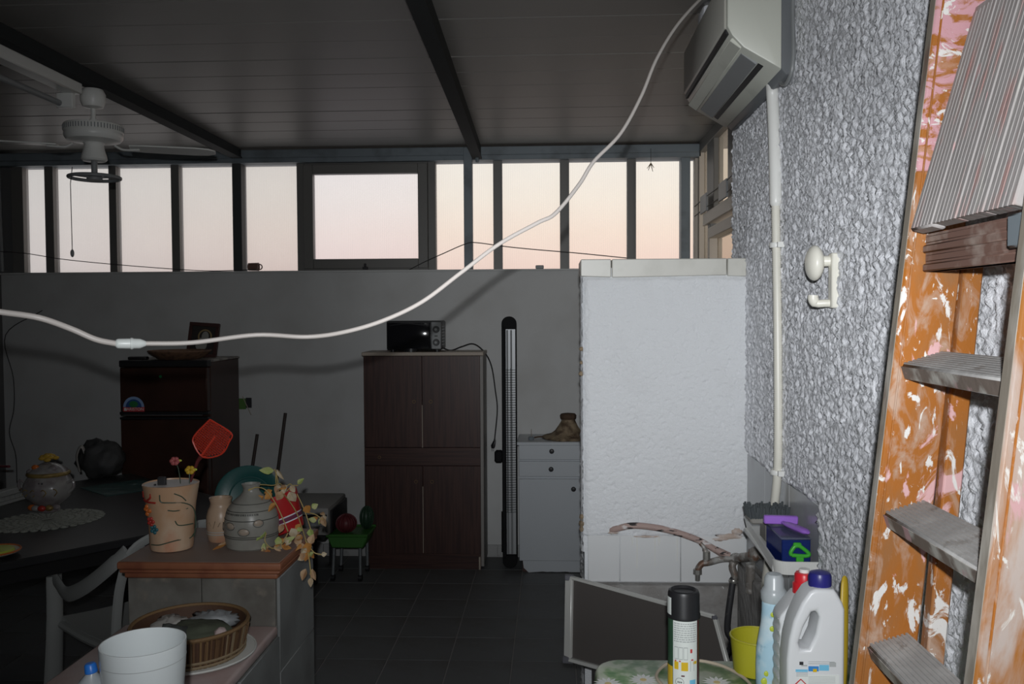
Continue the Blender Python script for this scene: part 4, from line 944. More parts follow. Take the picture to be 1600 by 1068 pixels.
def rounded(n=8):
    x0,x1,y0,y1,r = .095,.672,1.45,1.957,.055; P=[]
    for cx,cy,a0 in ((x1-r,y1-r,0),(x0+r,y1-r,math.pi/2),(x0+r,y0+r,math.pi),(x1-r,y0+r,1.5*math.pi)):
        P += [V(cx+r*math.cos(a0+math.pi/2*i/n), cy+r*math.sin(a0+math.pi/2*i/n), 0) for i in range(n+1)]
    return P
OUT = rounded()
sub = []
for i in range(len(OUT)):
    a, b = OUT[i], OUT[(i+1)%len(OUT)]; k = max(1, int((b-a).length/.02))
    sub += [a.lerp(b, t/k) for t in range(k)]
cen = V(.383,1.70,0); NS = len(sub); drop = [(.985,0),(1.0,-.003),(1.012,-.012),(1.018,-.03),(1.022,-.10),(1.03,-.20)]
mb = MB(); vs_ = []
for (sc_, dz) in drop:
    for i, p in enumerate(sub):
        w = (.006*math.sin(i*.9)+.005*math.sin(i*.37+1)) * min(1, -dz*8)
        d = (p-cen); 
        vs_.append(cen + d*(sc_ + w) + V(0,0,TZ+dz))
fs_ = [tuple(range(NS))]
for j in range(len(drop)-1):
    for i in range(NS): fs_.append((j*NS+i, (j+1)*NS+i, (j+1)*NS+(i+1)%NS, j*NS+(i+1)%NS))
mb.add(vs_, fs_); mb.build('cloth', m_cloth, cl)
m_pet = mat('daisy_petal', (.80,.80,.78), .4); m_dc = mat('daisy_centre', (.70,.55,.25), .5)
def daisy(x, y, r):
    cx = V(x,y,TZ+.0006); d = None
    m_ = MB()
    for k in range(14):
        a = k*math.tau/14+.1; u_ = V(math.cos(a),math.sin(a),0); w_2 = V(-u_.y,u_.x,0)
        m_.add([cx+u_*r*.2-w_2*r*.05, cx+u_*r*.65-w_2*r*.13, cx+u_*r, cx+u_*r*.65+w_2*r*.13, cx+u_*r*.2+w_2*r*.05], [(0,1,2,3,4)])
    o = m_.build('printed_daisy', m_pet, cl, kind='stuff')
    MB().lathe([(r*.22,.0004),(r*.22,.0009),(0,.001)], cx, 14).build('daisy_centre', m_dc, o)
for px, py in ((1075,1082),(1120,1066),(950,1068),(1005,1062),(1165,1090),(1010,1110)): p = AZ(px,py,TZ); daisy(p.x,p.y,.032)
st_ = spline([AZ(1040,1075,TZ+.004),AZ(1026,1058,TZ+.004),AZ(1032,1044,TZ+.004),AZ(1050,1034,TZ+.004),AZ(1085,1031,TZ+.004),AZ(1120,1037,TZ+.004),AZ(1150,1050,TZ+.004),AZ(1172,1068,TZ+.004),AZ(1185,1095,TZ+.004)])
tag(MB().tube(st_, .0035, 8).build('string_loop', mat('beige_string',(.52,.44,.34),.7)), 'loop of beige string lying on the flowered oilcloth', 'string')

# aerosol can
ac_c = AZ(1068,1072,TZ); ac_c.z = TZ+.001; ac_r = .0325; acx, acy = ac_c.x, ac_c.y
can = thing('aerosol_can', ac_c, 'insect spray can with black cap standing on the flowered oilcloth', 'spray can')
m_can = mat('green_can_print', (.035,.085,.05), .3); m_label = mat('white_label', (.74,.77,.75), .4); m_maroon = mat('maroon_stripe', (.10,.02,.035), .35); m_yel = mat('yellow_print', (.70,.46,.02), .4); m_redp = mat('red_print', (.55,.05,.05), .4); m_cy = mat('cyan_print', (.18,.52,.75), .4); m_gr = mat('grey_print', (.42,.44,.44), .5)
MB().lathe([(0,.004),(.028,.0),(.0315,.003),(ac_r,.007),(ac_r,.155),(.030,.160),(0,.160)], ac_c, 40).build('body', m_can, can)
MB().lathe([(.0345,.148),(.0345,.154),(.0332,.158),(.0326,.196),(.0305,.203),(.026,.205),(.022,.200),(0,.199)], ac_c, 40).build('cap', m_black, can)
faceA = math.atan2(-acy, -acx)                       # label faces the doorway
def wrap(nm, m, a0, a1, z0, z1, off, par):           # curved decal; angles in degrees, + to the right as seen from the front
    n = max(2, int(abs(a1-a0)/5)); vs=[]
    for i in range(n+1):
        a = faceA + math.radians(a0+(a1-a0)*i/n)
        for z in (z0,z1): vs.append((acx+(ac_r+off)*math.cos(a), acy+(ac_r+off)*math.sin(a), TZ+.001+z))
    return MB().add(vs, [(2*i,2*i+2,2*i+3,2*i+1) for i in range(n)]).build(nm, m, par)
lb = wrap('label', m_label, -40, 55, .008, .147, .0004, can)
wrap('stripe', m_maroon, 57, 70, .006, .147, .0004, can); wrap('yellow_band', m_yel, -80, -42, .006, .05, .0004, can)
wrap('cap_sticker', m_label, -85, -48, .155, .192, .0012, can)
tl_ = MB()
for i in range(9):
    a = -36
    while a < 50:
        w_3 = random.uniform(5,13)
        o_ = wrap('print_line', m_gr, a, min(50,a+w_3), .141-i*.0046, .1432-i*.0046, .0008, lb); tl_.add([v.co + ORG[can.name] for v in o_.data.vertices], [tuple(f.vertices) for f in o_.data.polygons])
        bpy.data.objects.remove(o_); a += w_3+2
tl_.build('small_print', m_gr, lb, kind='stuff')
for i in range(3):
    a0 = -34+i*17; wrap('window_drawing', m_gr, a0, a0+15, .068, .094, .0007, lb); wrap('window_pane', m_label, a0+1.5, a0+13.5, .0695, .0925, .001, lb)
wrap('red_insect', m_redp, 24, 32, .082, .090, .0008, lb); wrap('yellow_drawer', m_yel, -34, -18, .047, .063, .0008, lb); wrap('yellow_drawer', m_yel, -8, 16, .045, .063, .0008, lb); wrap('yellow_seat', m_yel, 36, 52, .058, .064, .0008, lb)
for a in (24, 38): wrap('chair_leg_drawing', m_gr, a, a+2, .044, .066, .0008, lb)
wrap('red_mark', m_redp, -32, -26, .063, .066, .0008, lb); wrap('red_mark', m_redp, -16, -10, .063, .066, .0008, lb); wrap('red_mark', m_redp, 28, 36, .066, .069, .0008, lb)
wrap('brand_mark', m_maroon, -8, 4, .033, .036, .0008, lb); wrap('cyan_box', m_cy, 22, 46, .010, .026, .0008, lb)
cir=[]
for i in range(25):
    a=i*math.tau/24; cir.append(V(acx+(ac_r+.0008)*math.cos(faceA+math.radians(-14)+.0085*math.cos(a)/ac_r), acy+(ac_r+.0008)*math.sin(faceA+math.radians(-14)+.0085*math.cos(a)/ac_r), TZ+.001+.021+.0085*math.sin(a)))
MB().tube(cir, .00035, 4).build('round_seal', m_ink_k, lb)
for a in (-21,-15,-9): wrap('seal_mark', m_ink_k, a, a+3.5, .0195, .0225, .0008, lb)

# cleaning bottles
def flatb(nm, c, w, d, h, sh, lab, capm, wave=0, hole=True, mirror=1):
    """flat jerry bottle, wide along X, thin along Y, handle hole near its left side"""
    t = thing(nm, c, lab, 'bottle')
    L = -w/2; Rr = w/2
    if not wave:
        out = [(L+.006,0),(Rr-.006,0),(Rr,.008),(Rr,h*.80),(Rr-.004,h*.84),(Rr-.013,h*.895),(Rr-.020,h*.925),(-.002,h*.925)]
        out += [(-.012,h*.905),(-.026,h*.835),(-.040,h*.725),(L+.004,h*.61),(L,h*.48),(L,.008)]
    else:
        out = [(L+.006,0),(Rr-.006,0),(Rr,.008),(Rr,h*.62),(.03,h*.80),(.020,h*.87),(-.020,h*.87),(-.035,h*.80),(L+.004,h*.72)]
        out += [(L + (.004 if i % 2 else 0), h*(.68-.045*i)) for i in range(13)] + [(L,.008)]
    if hole:
        hp = [(L+.024,h*.545),(L+.040,h*.55),(L+.052,h*.64),(L+.058,h*.75),(L+.053,h*.79),(L+.044,h*.78),(L+.030,h*.69),(L+.021,h*.59)]
        bm = bmesh.new()
        ov = [bm.verts.new((p[0],0,p[1])) for p in out]; hv = [bm.verts.new((p[0],0,p[1])) for p in hp]
        eds = [bm.edges.new((ov[i],ov[(i+1)%len(ov)])) for i in range(len(ov))] + [bm.edges.new((hv[i],hv[(i+1)%len(hv)])) for i in range(len(hv))]
        bmesh.ops.triangle_fill(bm, edges=eds, use_beauty=True)
        bmesh.ops.recalc_face_normals(bm, faces=bm.faces)
        r = bmesh.ops.extrude_face_region(bm, geom=list(bm.faces))
        for v in [g_ for g_ in r['geom'] if isinstance(g_, bmesh.types.BMVert)]: v.co.y += d
        for v in bm.verts: v.co.y -= d/2
        bmesh.ops.recalc_face_normals(bm, faces=bm.faces)
        ed = [e for e in bm.edges if len(e.link_faces)==2 and e.calc_face_angle(0) > 1.2]
        bmesh.ops.bevel(bm, geom=ed, offset=.010, segments=4, affect='EDGES', profile=.5, clamp_overlap=True)
        for f in bm.faces: f.smooth = True
        me = bpy.data.meshes.new('body'); bm.to_mesh(me); bm.free(); me.materials.append(m_bleach)
        o = bpy.data.objects.new('body', me); COL.objects.link(o); o.parent = t; ORG[o.name] = Vector(c)
    else:
        MB().prism([(p[0],p[1]) for p in out], c + V(0,d/2,0), (1,0,0), (0,0,1), (0,-d,0)).build('body', m_bleach, t, bev=.010, seg=3)
    nx = .0145 if hole else 0.0
    MB().cyl(c+V(nx,0,h*.90 if hole else h*.85), c+V(nx,0,h*.95 if hole else h*.90), .0145, n=20).build('neck', m_bleach, t)
    return t, nx
m_bleach = mat('white_bottle_plastic', (.70,.715,.73), .35)
c1 = AZ(1268,1100,TZ); c1 = V(AY(1268,1000,1.63).x, 1.63, TZ+.001)
t1, nx = flatb('bleach_bottle', c1, .104, .058, .296, 1, 'white bleach bottle with dark blue cap and handle hole, nearest of the bottles', None)
m_navy = mat('navy_cap', (.025,.025,.19), .35); m_red = mat('red_cap', (.62,.02,.03), .35)
MB().lathe([(.020,0),(.0205,.003),(.0205,.019),(.018,.025),(.010,.028),(0,.0285)], c1+V(.0145,0,.272), 24, lambda r,z,a: r*(1+.012*math.cos(a*24))).build('cap', m_navy, t1)
yl = c1.y-.0292
lab_ = MB().box((c1.x-.032, yl-.0006, TZ+.002), (c1.x+.041, yl+.0004, TZ+.118)).build('label', m_label, t1)
def lab_box(nm, px0, py0, px1, py1, m, dy=.0012):
    a, b = AY(px0,py0,yl), AY(px1,py1,yl); return MB().box((a.x, yl-dy, b.z), (b.x, yl-.0004, a.z)).build(nm, m, lab_)
lab_box('picture_blue', 1263,1040,1279,1048, mat('print_blue',(.05,.25,.60),.4)); lab_box('picture_yellow', 1270,1044,1276,1049, m_yel, .0014); lab_box('picture_pale', 1280,1038,1295,1047, m_cy); lab_box('picture_grey', 1296,1034,1306,1041, m_gr); lab_box('picture_pale', 1243,1045,1262,1049, m_cy)
lab_box('lettering_mark', 1249,1033,1255,1038, m_ink_k); lab_box('lettering_mark', 1252,1038,1261,1040, m_gr)
for i in range(2): lab_box('fine_print', 1263,1032.5+i*3,1304-i*8,1033.7+i*3, m_gr)
for i in range(3): lab_box('fine_print', 1244,1050+i*2.4,1262,1051+i*2.4, m_gr)
for i in range(7): lab_box('fine_print', 1263,1056+i*2.2,1305,1057+i*2.2, m_gr)
hz = AY(1251,1067,yl)
dm = [(0,.022),(.022,0),(0,-.022),(-.022,0)]
for i in range(4):
    a, b = dm[i], dm[(i+1)%4]; MB().bar((hz.x+a[0]*.55, yl-.0008, hz.z-.004+a[1]*.55), (hz.x+b[0]*.55, yl-.0008, hz.z-.004+b[1]*.55), .0011, .0018, (0,0,1)).build('hazard_diamond', m_redp, lab_)
c2 = V(AY(1256,1000,1.735).x, 1.735, TZ+.001)
t2, nx = flatb('bleach_bottle', c2, .112, .056, .262, 1, 'white ridged bottle with red cap behind the blue-capped bottle', None, wave=1, hole=False)
c2x = AY(1258,905,1.735).x - c2.x
MB().lathe([(.0225,0),(.0225,.018),(.019,.021),(.0185,.036),(.016,.040),(0,.041)], c2+V(0,0,.226), 24).build('cap', m_red, t2)
MB().cyl(c2+V(0,0,.214), c2+V(0,0,.23), .019, n=20).build('neck_collar', m_bleach, t2)
MB().cyl(c2+V(0,0,.265), c2+V(0,0,.273), .010, n=16).build('cap_button', m_white, t2)
for i in range(6):
    z = TZ+.06+i*.0236; MB().tube([(c2.x-.0562,c2.y-.02,z+.003),(c2.x-.045,c2.y-.0285,z),(c2.x-.02,c2.y-.0286,z)], .0010, 5).build('ridge', m_gr, t2)
# softener bottle
c3 = V(AY(1211,1000,1.80).x, 1.81, TZ+.001)
sf = thing('softener_bottle', c3, 'pale blue fabric softener bottle with frosted cap and yellow-green spots', 'bottle')
m_soft = mat('pale_blue_print', (.42,.62,.74), .35, var=[(16,(.62,.74,.80),.45,.6),(22,(.22,.42,.55),.60,.68)])
bf = lambda r,z,a: r*(1 + .0*a)
MB().lathe([(0,.003),(.032,0),(.0355,.006),(.036,.05),(.035,.085),(.030,.115),(.026,.14),(.0245,.165),(.024,.185),(.020,.196),(0,.197)], c3, 32, None, 1.02, .85).build('body', m_soft, sf)
m_frost = mat('frosted_cap', (.62,.66,.68), .3, trans=.35)
MB().lathe([(.0255,.184),(.0265,.188),(.0265,.203),(.023,.209),(.0205,.213),(.0195,.232),(.015,.240),(0,.242)], c3, 28).build('cap', m_frost, sf)
m_lime = mat('lime_print', (.50,.58,.06), .4); m_teal2 = mat('teal_print', (.09,.38,.34), .4)
for nm, px, py, r, m in (('spot',1208,960,.0055,m_lime),('spot',1207,982,.006,m_lime),('spot',1198,1052,.006,m_lime),('spot',1195,1064,.008,m_lime),('leaf_print',1212,937,.0065,m_teal2)):
    d = ray(px,py); o0 = V(0,0,CZ); best = None
    for k in range(400):
        p = o0 + d*(1.65+k*.0006)/d.y
        z = p.z-c3.z
        R_ = .036 if z<.05 else (.036+(z-.05)*(.030-.036)/.065 if z<.115 else .030+(z-.115)*(.024-.030)/.07)
        if ((p.x-c3.x)/1.02)**2+((p.y-c3.y)/.85)**2 < R_**2: best = p; break
    if best: MB().ball(best, r, 12, 8, (1,.35,1.6 if nm=='leaf_print' else 1)).build(nm, m, sf)
# yellow tub
c4 = V(.440, 1.893, TZ+.001); m_ytub = mat('olive_yellow_plastic', (.50,.47,.03), .35, trans=.15)
yt = thing('yellow_tub', c4, 'olive yellow plastic tub on the oilcloth behind the softener bottle', 'tub')
MB().lathe([(0,.0),(.044,.0),(.049,.004),(.056,.078),(.0545,.079),(.0475,.006),(0,.004)], c4, 40).build('body', m_ytub, yt)
MB().ring(c4+V(0,0,.079), .056, .0022, 40, 6).build('rim', m_ytub, yt)
# yellow handle leaning by the wall
m_yh = mat('mustard_plastic', (.55,.38,.03), .4)
yh = thing('yellow_spatula', V(AY(1318,1040,1.80).x, 1.80, TZ+.001), 'long mustard yellow plastic handle standing between bottles and ladder', 'handle')
a_, b_2 = AY(1316,1082,1.78), AY(1320,899,1.84)
MB().tube([a_.lerp(b_2,t) for t in (0,.1,.3,.6,.85,.93,.98,1)], [.0105,.0115,.012,.0115,.0105,.0095,.007,.003], 14, flat=.55).build('shaft', m_yh, yh)

# insect screen leaning in the wash basin
m_net = screen_mat('grey_fly_net', (.085,.075,.07), .93); m_fr = mat('grey_aluminium', (.60,.60,.57), .4, .2); m_cor = mat('dark_corner_piece', (.10,.10,.115), .5)
A, B_, C_, D_ = AY(891,901,2.95), AY(1118,963,2.56), None, None
D_ = AY(889,1029,2.90); C_ = V(.56, 2.50, .56)
nrm = (B_-A).cross(D_-A).normalized()
if nrm.y > 0: nrm = -nrm
C_ = C_ - nrm*((C_-A).dot(nrm))
fs = thing('fly_screen', D_, 'dark fly screen panel in a grey aluminium frame standing in the wash basin', 'screen')
MB().hexa([D_-nrm*.002, C_-nrm*.002, B_-nrm*.002, A-nrm*.002], [D_+nrm*.0, C_+nrm*.0, B_+nrm*.0, A+nrm*.0]).build('net', m_net, fs)
for p, q_, w_4 in ((A,D_,.030),(A,B_,.012),(B_,C_,.012),(D_,C_,.014)):
    MB().bar(p+nrm*.004, q_+nrm*.004, w_4, .014, nrm).build('frame_bar', m_fr, fs, bev=.002)
for p, s_ in ((A,.03),(D_,.036),(B_,.016)): MB().bar(p+V(-s_/2,0,.0)+nrm*.006, p+V(s_/2,0,-.002)+nrm*.006, .018, s_*.6).build('corner_piece', m_cor, fs, bev=.002)

# ------------------------------------------------------------------ masonry counter with terracotta slab and lower marble ledge
KX0, KX1, KY0, KY1 = -1.345, -.872, 2.69, 3.08
ms = thing('masonry_counter', (-1.1, 2.7, 0), 'low tiled masonry counter with terracotta top slab and pink marble ledge', 'counter')
MB().box((KX0,KY0,0),(KX1,KY1,.855)).build('upper_body', m_stone, ms)
MB().box((KX0,1.98,0),(KX1,KY0+.01,.672)).build('lower_body', m_stone, ms)
sb_ = MB().box((KX0-.02,KY0-.03,.885),(KX1+.022,KY1+.02,.909)).build('slab', m_terra_top, ms, bev=.004)
def mould(z0, z1, ext, nm):
    return MB().hexa([(KX0-.02-ext,KY0-.03-ext,z0),(KX1+.022+ext,KY0-.03-ext,z0),(KX1+.022+ext,KY1+.02,z0),(KX0-.02-ext,KY1+.02,z0)],
                     [(KX0-.02-ext,KY0-.03-ext,z1),(KX1+.022+ext,KY0-.03-ext,z1),(KX1+.022+ext,KY1+.02,z1),(KX0-.02-ext,KY1+.02,z1)]).build(nm, m_terra, sb_, bev=.006, seg=3)
mould(.884,.908,.004,'edge_roll'); mould(.871,.883,-.001,'edge_cove'); mould(.853,.872,-.012,'edge_foot')
tiles_ = []
def tface(x0,y0,z0,x1,y1,z1,m): MB().box((x0,y0,z0),(x1,y1,z1)).build('stone_tile', m, ms, bev=.002)
y = KY0-.002; tface(KX0,KY0-.010,.70,KX0+.235,KY0,.852,m_stone); tface(KX0+.238,KY0-.010,.70,KX1,KY0,.852,m_stone)
for (ya,yb,za,zb) in ((KY0,KY1,.553,.852),(KY0,KY1,.25,.55),(KY0,KY1,0,.247),(2.34,KY0-.003,.37,.668),(1.985,2.337,.37,.668),(2.34,KY0-.003,0,.367),(1.985,2.337,0,.367)):
    tface(KX1,ya+.0015,za,KX1+.010,yb-.0015,zb,m_stone_s)
for i in range(2): tface(KX0+.24*i,1.972,.37,KX0+.237+.235*i if i else KX0+.237,1.98,.668,m_stone)
MB().box((KX0-.01,1.96,.672),(KX1+.008,KY0-.012,.705)).build('marble_ledge', m_marble, ms, bev=.010, seg=3)

KT = .909
# planter with relief flowers
c = V(AZ(259,862,KT).x, 2.82, KT)
m_plant = mat('peach_ceramic', (.58,.36,.22), .35, var=[(9,(.64,.47,.33),.45,.6),(5,(.56,.22,.12),.58,.72)], stretch=(1,1,.7))
pf_ = [(.0,.003),(.058,.0),(.066,.004),(.069,.02),(.071,.08),(.078,.15),(.087,.205),(.089,.218),(.085,.219),(.074,.15),(.066,.03),(0,.02)]
pt_ = thing('ceramic_planter', c, 'tall peach ceramic planter with painted flowers and vines on the counter', 'planter')
MB().lathe(pf_, c, 40, lambda r,z,a: r*(1+.02*math.cos(2*a+.6))).build('body', m_plant, pt_)
MB().lathe([(.0845,.215),(.072,.14),(.06,.03),(0,.025)], c, 40).build('glazed_inside', m_ink_w, pt_)
def prad(z):
    P = [(0.0,.066),(.02,.069),(.08,.071),(.15,.078),(.205,.087),(.22,.089)]
    for (a,r),(b,s) in zip(P,P[1:]):
        if a<=z<=b: return r+(s-r)*(z-a)/(b-a)
    return .089
fa = math.atan2(-c.y,-c.x)
def onp(px, py, off=.001):
    z = AY(px,py,c.y-.075).z-c.z; r = prad(min(max(z,0),.219)); x = AY(px,py,c.y-.06).x-c.x
    s = max(-.97,min(.97,x/r)); dy = -r*math.sqrt(1-s*s)
    return c + V(x*(1+off/r), dy*(1+off/r), z)
m_vine = mat('dark_green_glaze', (.06,.09,.06), .4); m_pred = mat('red_glaze', (.42,.04,.03), .35); m_pblue = mat('teal_glaze', (.03,.13,.16), .35); m_por = mat('orange_glaze', (.58,.15,.03), .35)
for pts in ([(293,778),(291,790),(256,783),(268,783),(285,788),(296,805),(297,825),(294,845)], [(275,771),(283,777),(287,785)], [(265,797),(275,799),(288,798)], [(236,853),(250,852),(262,849),(276,846),(288,847),(294,840)], [(274,815),(277,822),(284,824),(293,824)]):
    if len(pts)==8: pts=[(255,772),(256,783),(268,785),(285,788),(294,800),(297,825),(294,845)]
    MB().tube(spline([onp(*q2) for q2 in pts],4), .0020, 6).build('painted_vine', m_vine, pt_)
for pts in ([(239,771),(238,778),(228,784),(222,783)], [(224,786),(236,785),(247,785)], [(221,770),(219,780)]): MB().tube(spline([onp(*q2) for q2 in pts],4), [.002]*3+[.0034]*(4*(len(pts)-1)+1-3), 6).build('painted_leaf', m_pred, pt_)
def blob(nm, px, py, r, m, n=5):
    p = onp(px,py); o = None
    for k in range(n):
        a = k*math.tau/n; q2 = onp(px+6*math.cos(a)*r/.012, py+6*math.sin(a)*r/.012)
        MB().ball(q2, r*.62, 10, 6, (1,.6,1)).build(nm, m, pt_)
    MB().ball(p, r*.5, 8, 6).build(nm+'_heart', m, pt_)
blob('relief_flower_red', 236,816,.010,m_pred); blob('relief_flower_blue', 242,828,.010,m_pblue); blob('relief_flower_orange', 229,799,.012,m_por,4)
# things standing in the planter
fl1 = thing('fly_swatter', c+V(.02,.01,.03), 'orange-red mesh fly swatter standing in the peach planter', 'fly swatter')
m_swat = mat('orange_red_plastic', (.62,.05,.025), .4)
yS = 2.86; hd = [AY(*p_, yS) for p_ in ((328,655),(361,676),(358,690),(346,709),(318,714),(303,694),(304,680))]
base = AY(311,717,yS); tip = AY(345,672,yS)
axv = (tip-base).normalized(); sdv = axv.cross(V(0,-1,0)).normalized()
cen_ = sum(hd, V(0,0,0))/len(hd); pl2 = [((h-cen_).dot(sdv),(h-cen_).dot(axv)) for h in hd]
MB().tube(spline(hd+[hd[0]],4), .0028, 6).build('head_rim', m_swat, fl1)
def inside(x,y):
    r = False; n = len(pl2)
    for i in range(n):
        (x1,y1_),(x2,y2) = pl2[i],pl2[(i+1)%n]
        if (y1_>y)!=(y2>y) and x < (x2-x1)*(y-y1_)/(y2-y1_)+x1: r = not r
    return r
g = MB(); st2 = .0072
for i in range(-12,13):
    for ax_ in (0,1):
        run=None
        for j in range(-40,41):
            t = j*.0025; x,y = (i*st2,t) if ax_==0 else (t,i*st2)
            if inside(x,y):
                run = (run[0],t) if run else (t,t)
        if run and run[1]-run[0] > .003:
            P0,P1 = [(cen_ + (sdv*(i*st2)+axv*t if ax_==0 else sdv*t+axv*(i*st2))) for t in run]
            g.bar(P0,P1,.0030,.0016,(0,1,0))
g.build('mesh', m_swat, fl1, kind='stuff')
MB().bar(base, cen_+axv*.02, .006,.004,(0,1,0)).build('spine', m_swat, fl1)
m_hndl = mat('dark_red_handle', (.12,.02,.02), .5)
MB().tube([base+axv*.012, base-axv*.008, AY(296,757,yS-.01), c+V(.03,.0,.03)], [.008,.006,.0035,.0035], 8).build('handle', m_hndl, fl1)
def fakeflower(px, py, col, lab, bx):
    p = AY(px,py,2.83); t = thing('artificial_flower', c+V(bx,0,.03), lab, 'flower')
    MB().tube(spline([c+V(bx,0,.03), p.lerp(c+V(bx,0,.2),.5), p],4), .0016, 6).build('stem', m_vine, t)
    mm = mat('flower_'+lab.split()[1], col, .5)
    for k in range(6):
        a = k*math.tau/6; d = V(math.cos(a), .2*math.sin(a), .75*math.sin(a)+.2)
        MB().ball(p+d*.010, .0085, 10, 6, (1,.6,.9)).build('petal', mm, t)
    MB().ball(p+V(.016,0,.004), .006, 8, 6, (1.4,.4,.7)).build('bud_leaf', m_lime, t)
fakeflower(273,721,(.42,.10,.10),'small pink artificial flower standing in the peach planter',.045)
fakeflower(297,735,(.60,.38,.03),'small yellow artificial flower standing in the peach planter',.06)
cb_ = thing('hair_brush', c+V(-.015,-.01,.03), 'black brush handle sticking out of the peach planter', 'brush')
p = AY(253,750,2.80); MB().bar(c+V(-.012,-.005,.03), p+V(0,0,-.006), .020,.012,(0,1,0)).build('handle', m_black, cb_, bev=.003); MB().bar(p+V(0,0,-.03), p+V(0,0,.012), .027,.014,(0,1,0)).build('head', m_rubber, cb_, bev=.003)
p = AY(242,756,2.79); tag(MB().tube([c+V(-.03,0,.03), p], .004, 8).build('pen', m_ink_k), 'black pen standing in the peach planter beside the brush', 'pen')

# little beige jar
c = V(AZ(318,862,KT).x, 2.93, KT); m_jar = mat('beige_glaze', (.46,.33,.23), .35, var=(8,(.50,.24,.14),.5,.7), stretch=(1,1,1.5))
jr = thing('ceramic_jar', c, 'small beige ceramic jar between the planter and the grey vase', 'jar')
MB().lathe([(0,.002),(.040,0),(.044,.006),(.047,.03),(.049,.055),(.048,.085),(.042,.108),(.036,.118),(.034,.130),(.038,.143),(.038,.147),(.033,.146),(.030,.125),(.036,.10),(0,.09)], c, 36).build('body', m_jar, jr)
for z in (.028,.036): MB().ring(c+V(0,0,z), .0472, .0014, 40, 5).build('band', m_gr, jr)
for k in range(5): MB().tube(spline([c+V(.05*math.cos(-2.4+.33*k), .05*math.sin(-2.4+.33*k), .06+.012*math.sin(k*2)), c+V(.0505*math.cos(-2.25+.33*k), .0505*math.sin(-2.25+.33*k), .068-.01*math.sin(k*2))],3), .0013, 5).build('painted_line', m_marb, jr)
# grey vase
c = V(AZ(378,864,KT).x, 2.86, KT); m_vase = mat('grey_stoneware', (.28,.275,.245), .35, var=(12,(.23,.22,.195),.45,.65)); m_vl = mat('dark_stoneware_line', (.085,.085,.075), .5); m_vt = mat('tan_stoneware_patch', (.36,.295,.235), .4)
gv = thing('stoneware_vase', c, 'squat grey stoneware vase with narrow neck and oval patches', 'vase')
vp = [(0,.003),(.076,0),(.083,.006),(.086,.03),(.089,.055),(.0885,.085),(.083,.115),(.072,.138),(.054,.158),(.036,.172),(.027,.184),(.0255,.195),(.030,.205),(.031,.209),(.025,.210),(.020,.195),(0,.19)]
MB().lathe(vp, c, 44).build('body', m_vase, gv)
def vr(z):
    for (r,a),(s_,b) in zip(vp[2:],vp[3:]):
        if a<=z<=b: return r+(s_-r)*(z-a)/(b-a+1e-9)
    return .086
for z in (.042,.048,.100,.128,.150): MB().ring(c+V(0,0,z), vr(z), .0016, 48, 5).build('throwing_line', m_vl, gv)
fa = -math.pi/2 - .37
for k in range(22):
    a = fa-1.0+k*.092; z=.118; r=vr(z); MB().bar(c+V(r*math.cos(a),r*math.sin(a),z-.004), c+V(vr(z+.005)*math.cos(a),vr(z+.005)*math.sin(a),z+.005), .0045 if k%3 else .007,.0022,(math.cos(a),math.sin(a),0)).build('stamped_mark', m_vl, gv)
for k,(da,z,sx) in enumerate(((-.15,.083,.020),(.42,.066,.018),(.95,.092,.016),(-.95,.07,.016))):
    a = fa+da; r=vr(z); p = c+V((r-.003)*math.cos(a),(r-.003)*math.sin(a),z)
    M2 = Matrix.Translation(p) @ Matrix.Rotation(a+math.pi/2,4,'Z')
    MB(M2).ball((0,0,0),1,16,8,(sx,.006,.012)).build('oval_patch', m_vt, gv)
    pts=[M2 @ V(sx*1.05*math.cos(t), -.0045-.0*t, .0125*math.sin(t)) for t in [math.tau*i/20 for i in range(21)]]
    MB().tube(pts, .0011, 5).build('patch_outline', m_vl, gv)
# red tilted pot
m_rp = mat('red_glazed_pot', (.42,.018,.02), .3); m_ws = mat('white_stripe', (.72,.74,.78), .4); m_ps = mat('plum_stripe', (.16,.03,.07), .4)
c = V(AZ(453,836,KT).x, 2.99, KT); MR = Matrix.Translation(c+V(0,0,.019)) @ Matrix.Rotation(math.radians(-20),4,'Y')
rp = thing('red_pot', c, 'red flower pot with white stripes tilted on the counter', 'pot')
rpr = [(0,.0),(.050,.0),(.055,.004),(.066,.08),(.0725,.115),(.073,.134),(.069,.135),(.06,.08),(0,.06)]
MB(MR).lathe(rpr, n=40).build('body', m_rp, rp)
for z0,z1,m_ in ((.034,.038,m_ws),(.038,.052,m_ps),(.052,.056,m_ws)):
    rr=lambda z: .055+(z-.004)*(.066-.055)/.076+.0006
    MB(MR).lathe([(rr(z0)-.002,z0),(rr(z0),z0),(rr(z1),z1),(rr(z1)-.002,z1)], n=40).build('stripe', m_, rp)
MB(MR).lathe([(.062,.09),(.03,.1),(0,.102)], n=24).build('soil', m_marb_d, rp)
# teal basin lid propped behind
m_teal = mat('dark_teal_plastic', (.009,.062,.058), .4)
c5 = V(AY(398,790,3.09).x, 3.05, KT); RT = Matrix.Translation(c5+V(0,0,.118)) @ Matrix.Rotation(math.radians(18),4,'Y') @ Matrix.Rotation(math.radians(78),4,'X')
tl2 = thing('teal_plate', c5, 'dark teal round plastic plate propped behind the grey vase', 'plate')
MB(RT).lathe([(0,0),(.07,.0),(.082,.006),(.115,.016),(.118,.020),(.114,.021),(.08,.011),(.068,.006),(0,.006)], n=44, sx=1.05, sy=.98).build('dish', m_teal, tl2)
MB(RT).ring((0,0,.008), .075, .003, 40, 6).build('foot_ring', m_teal, tl2)
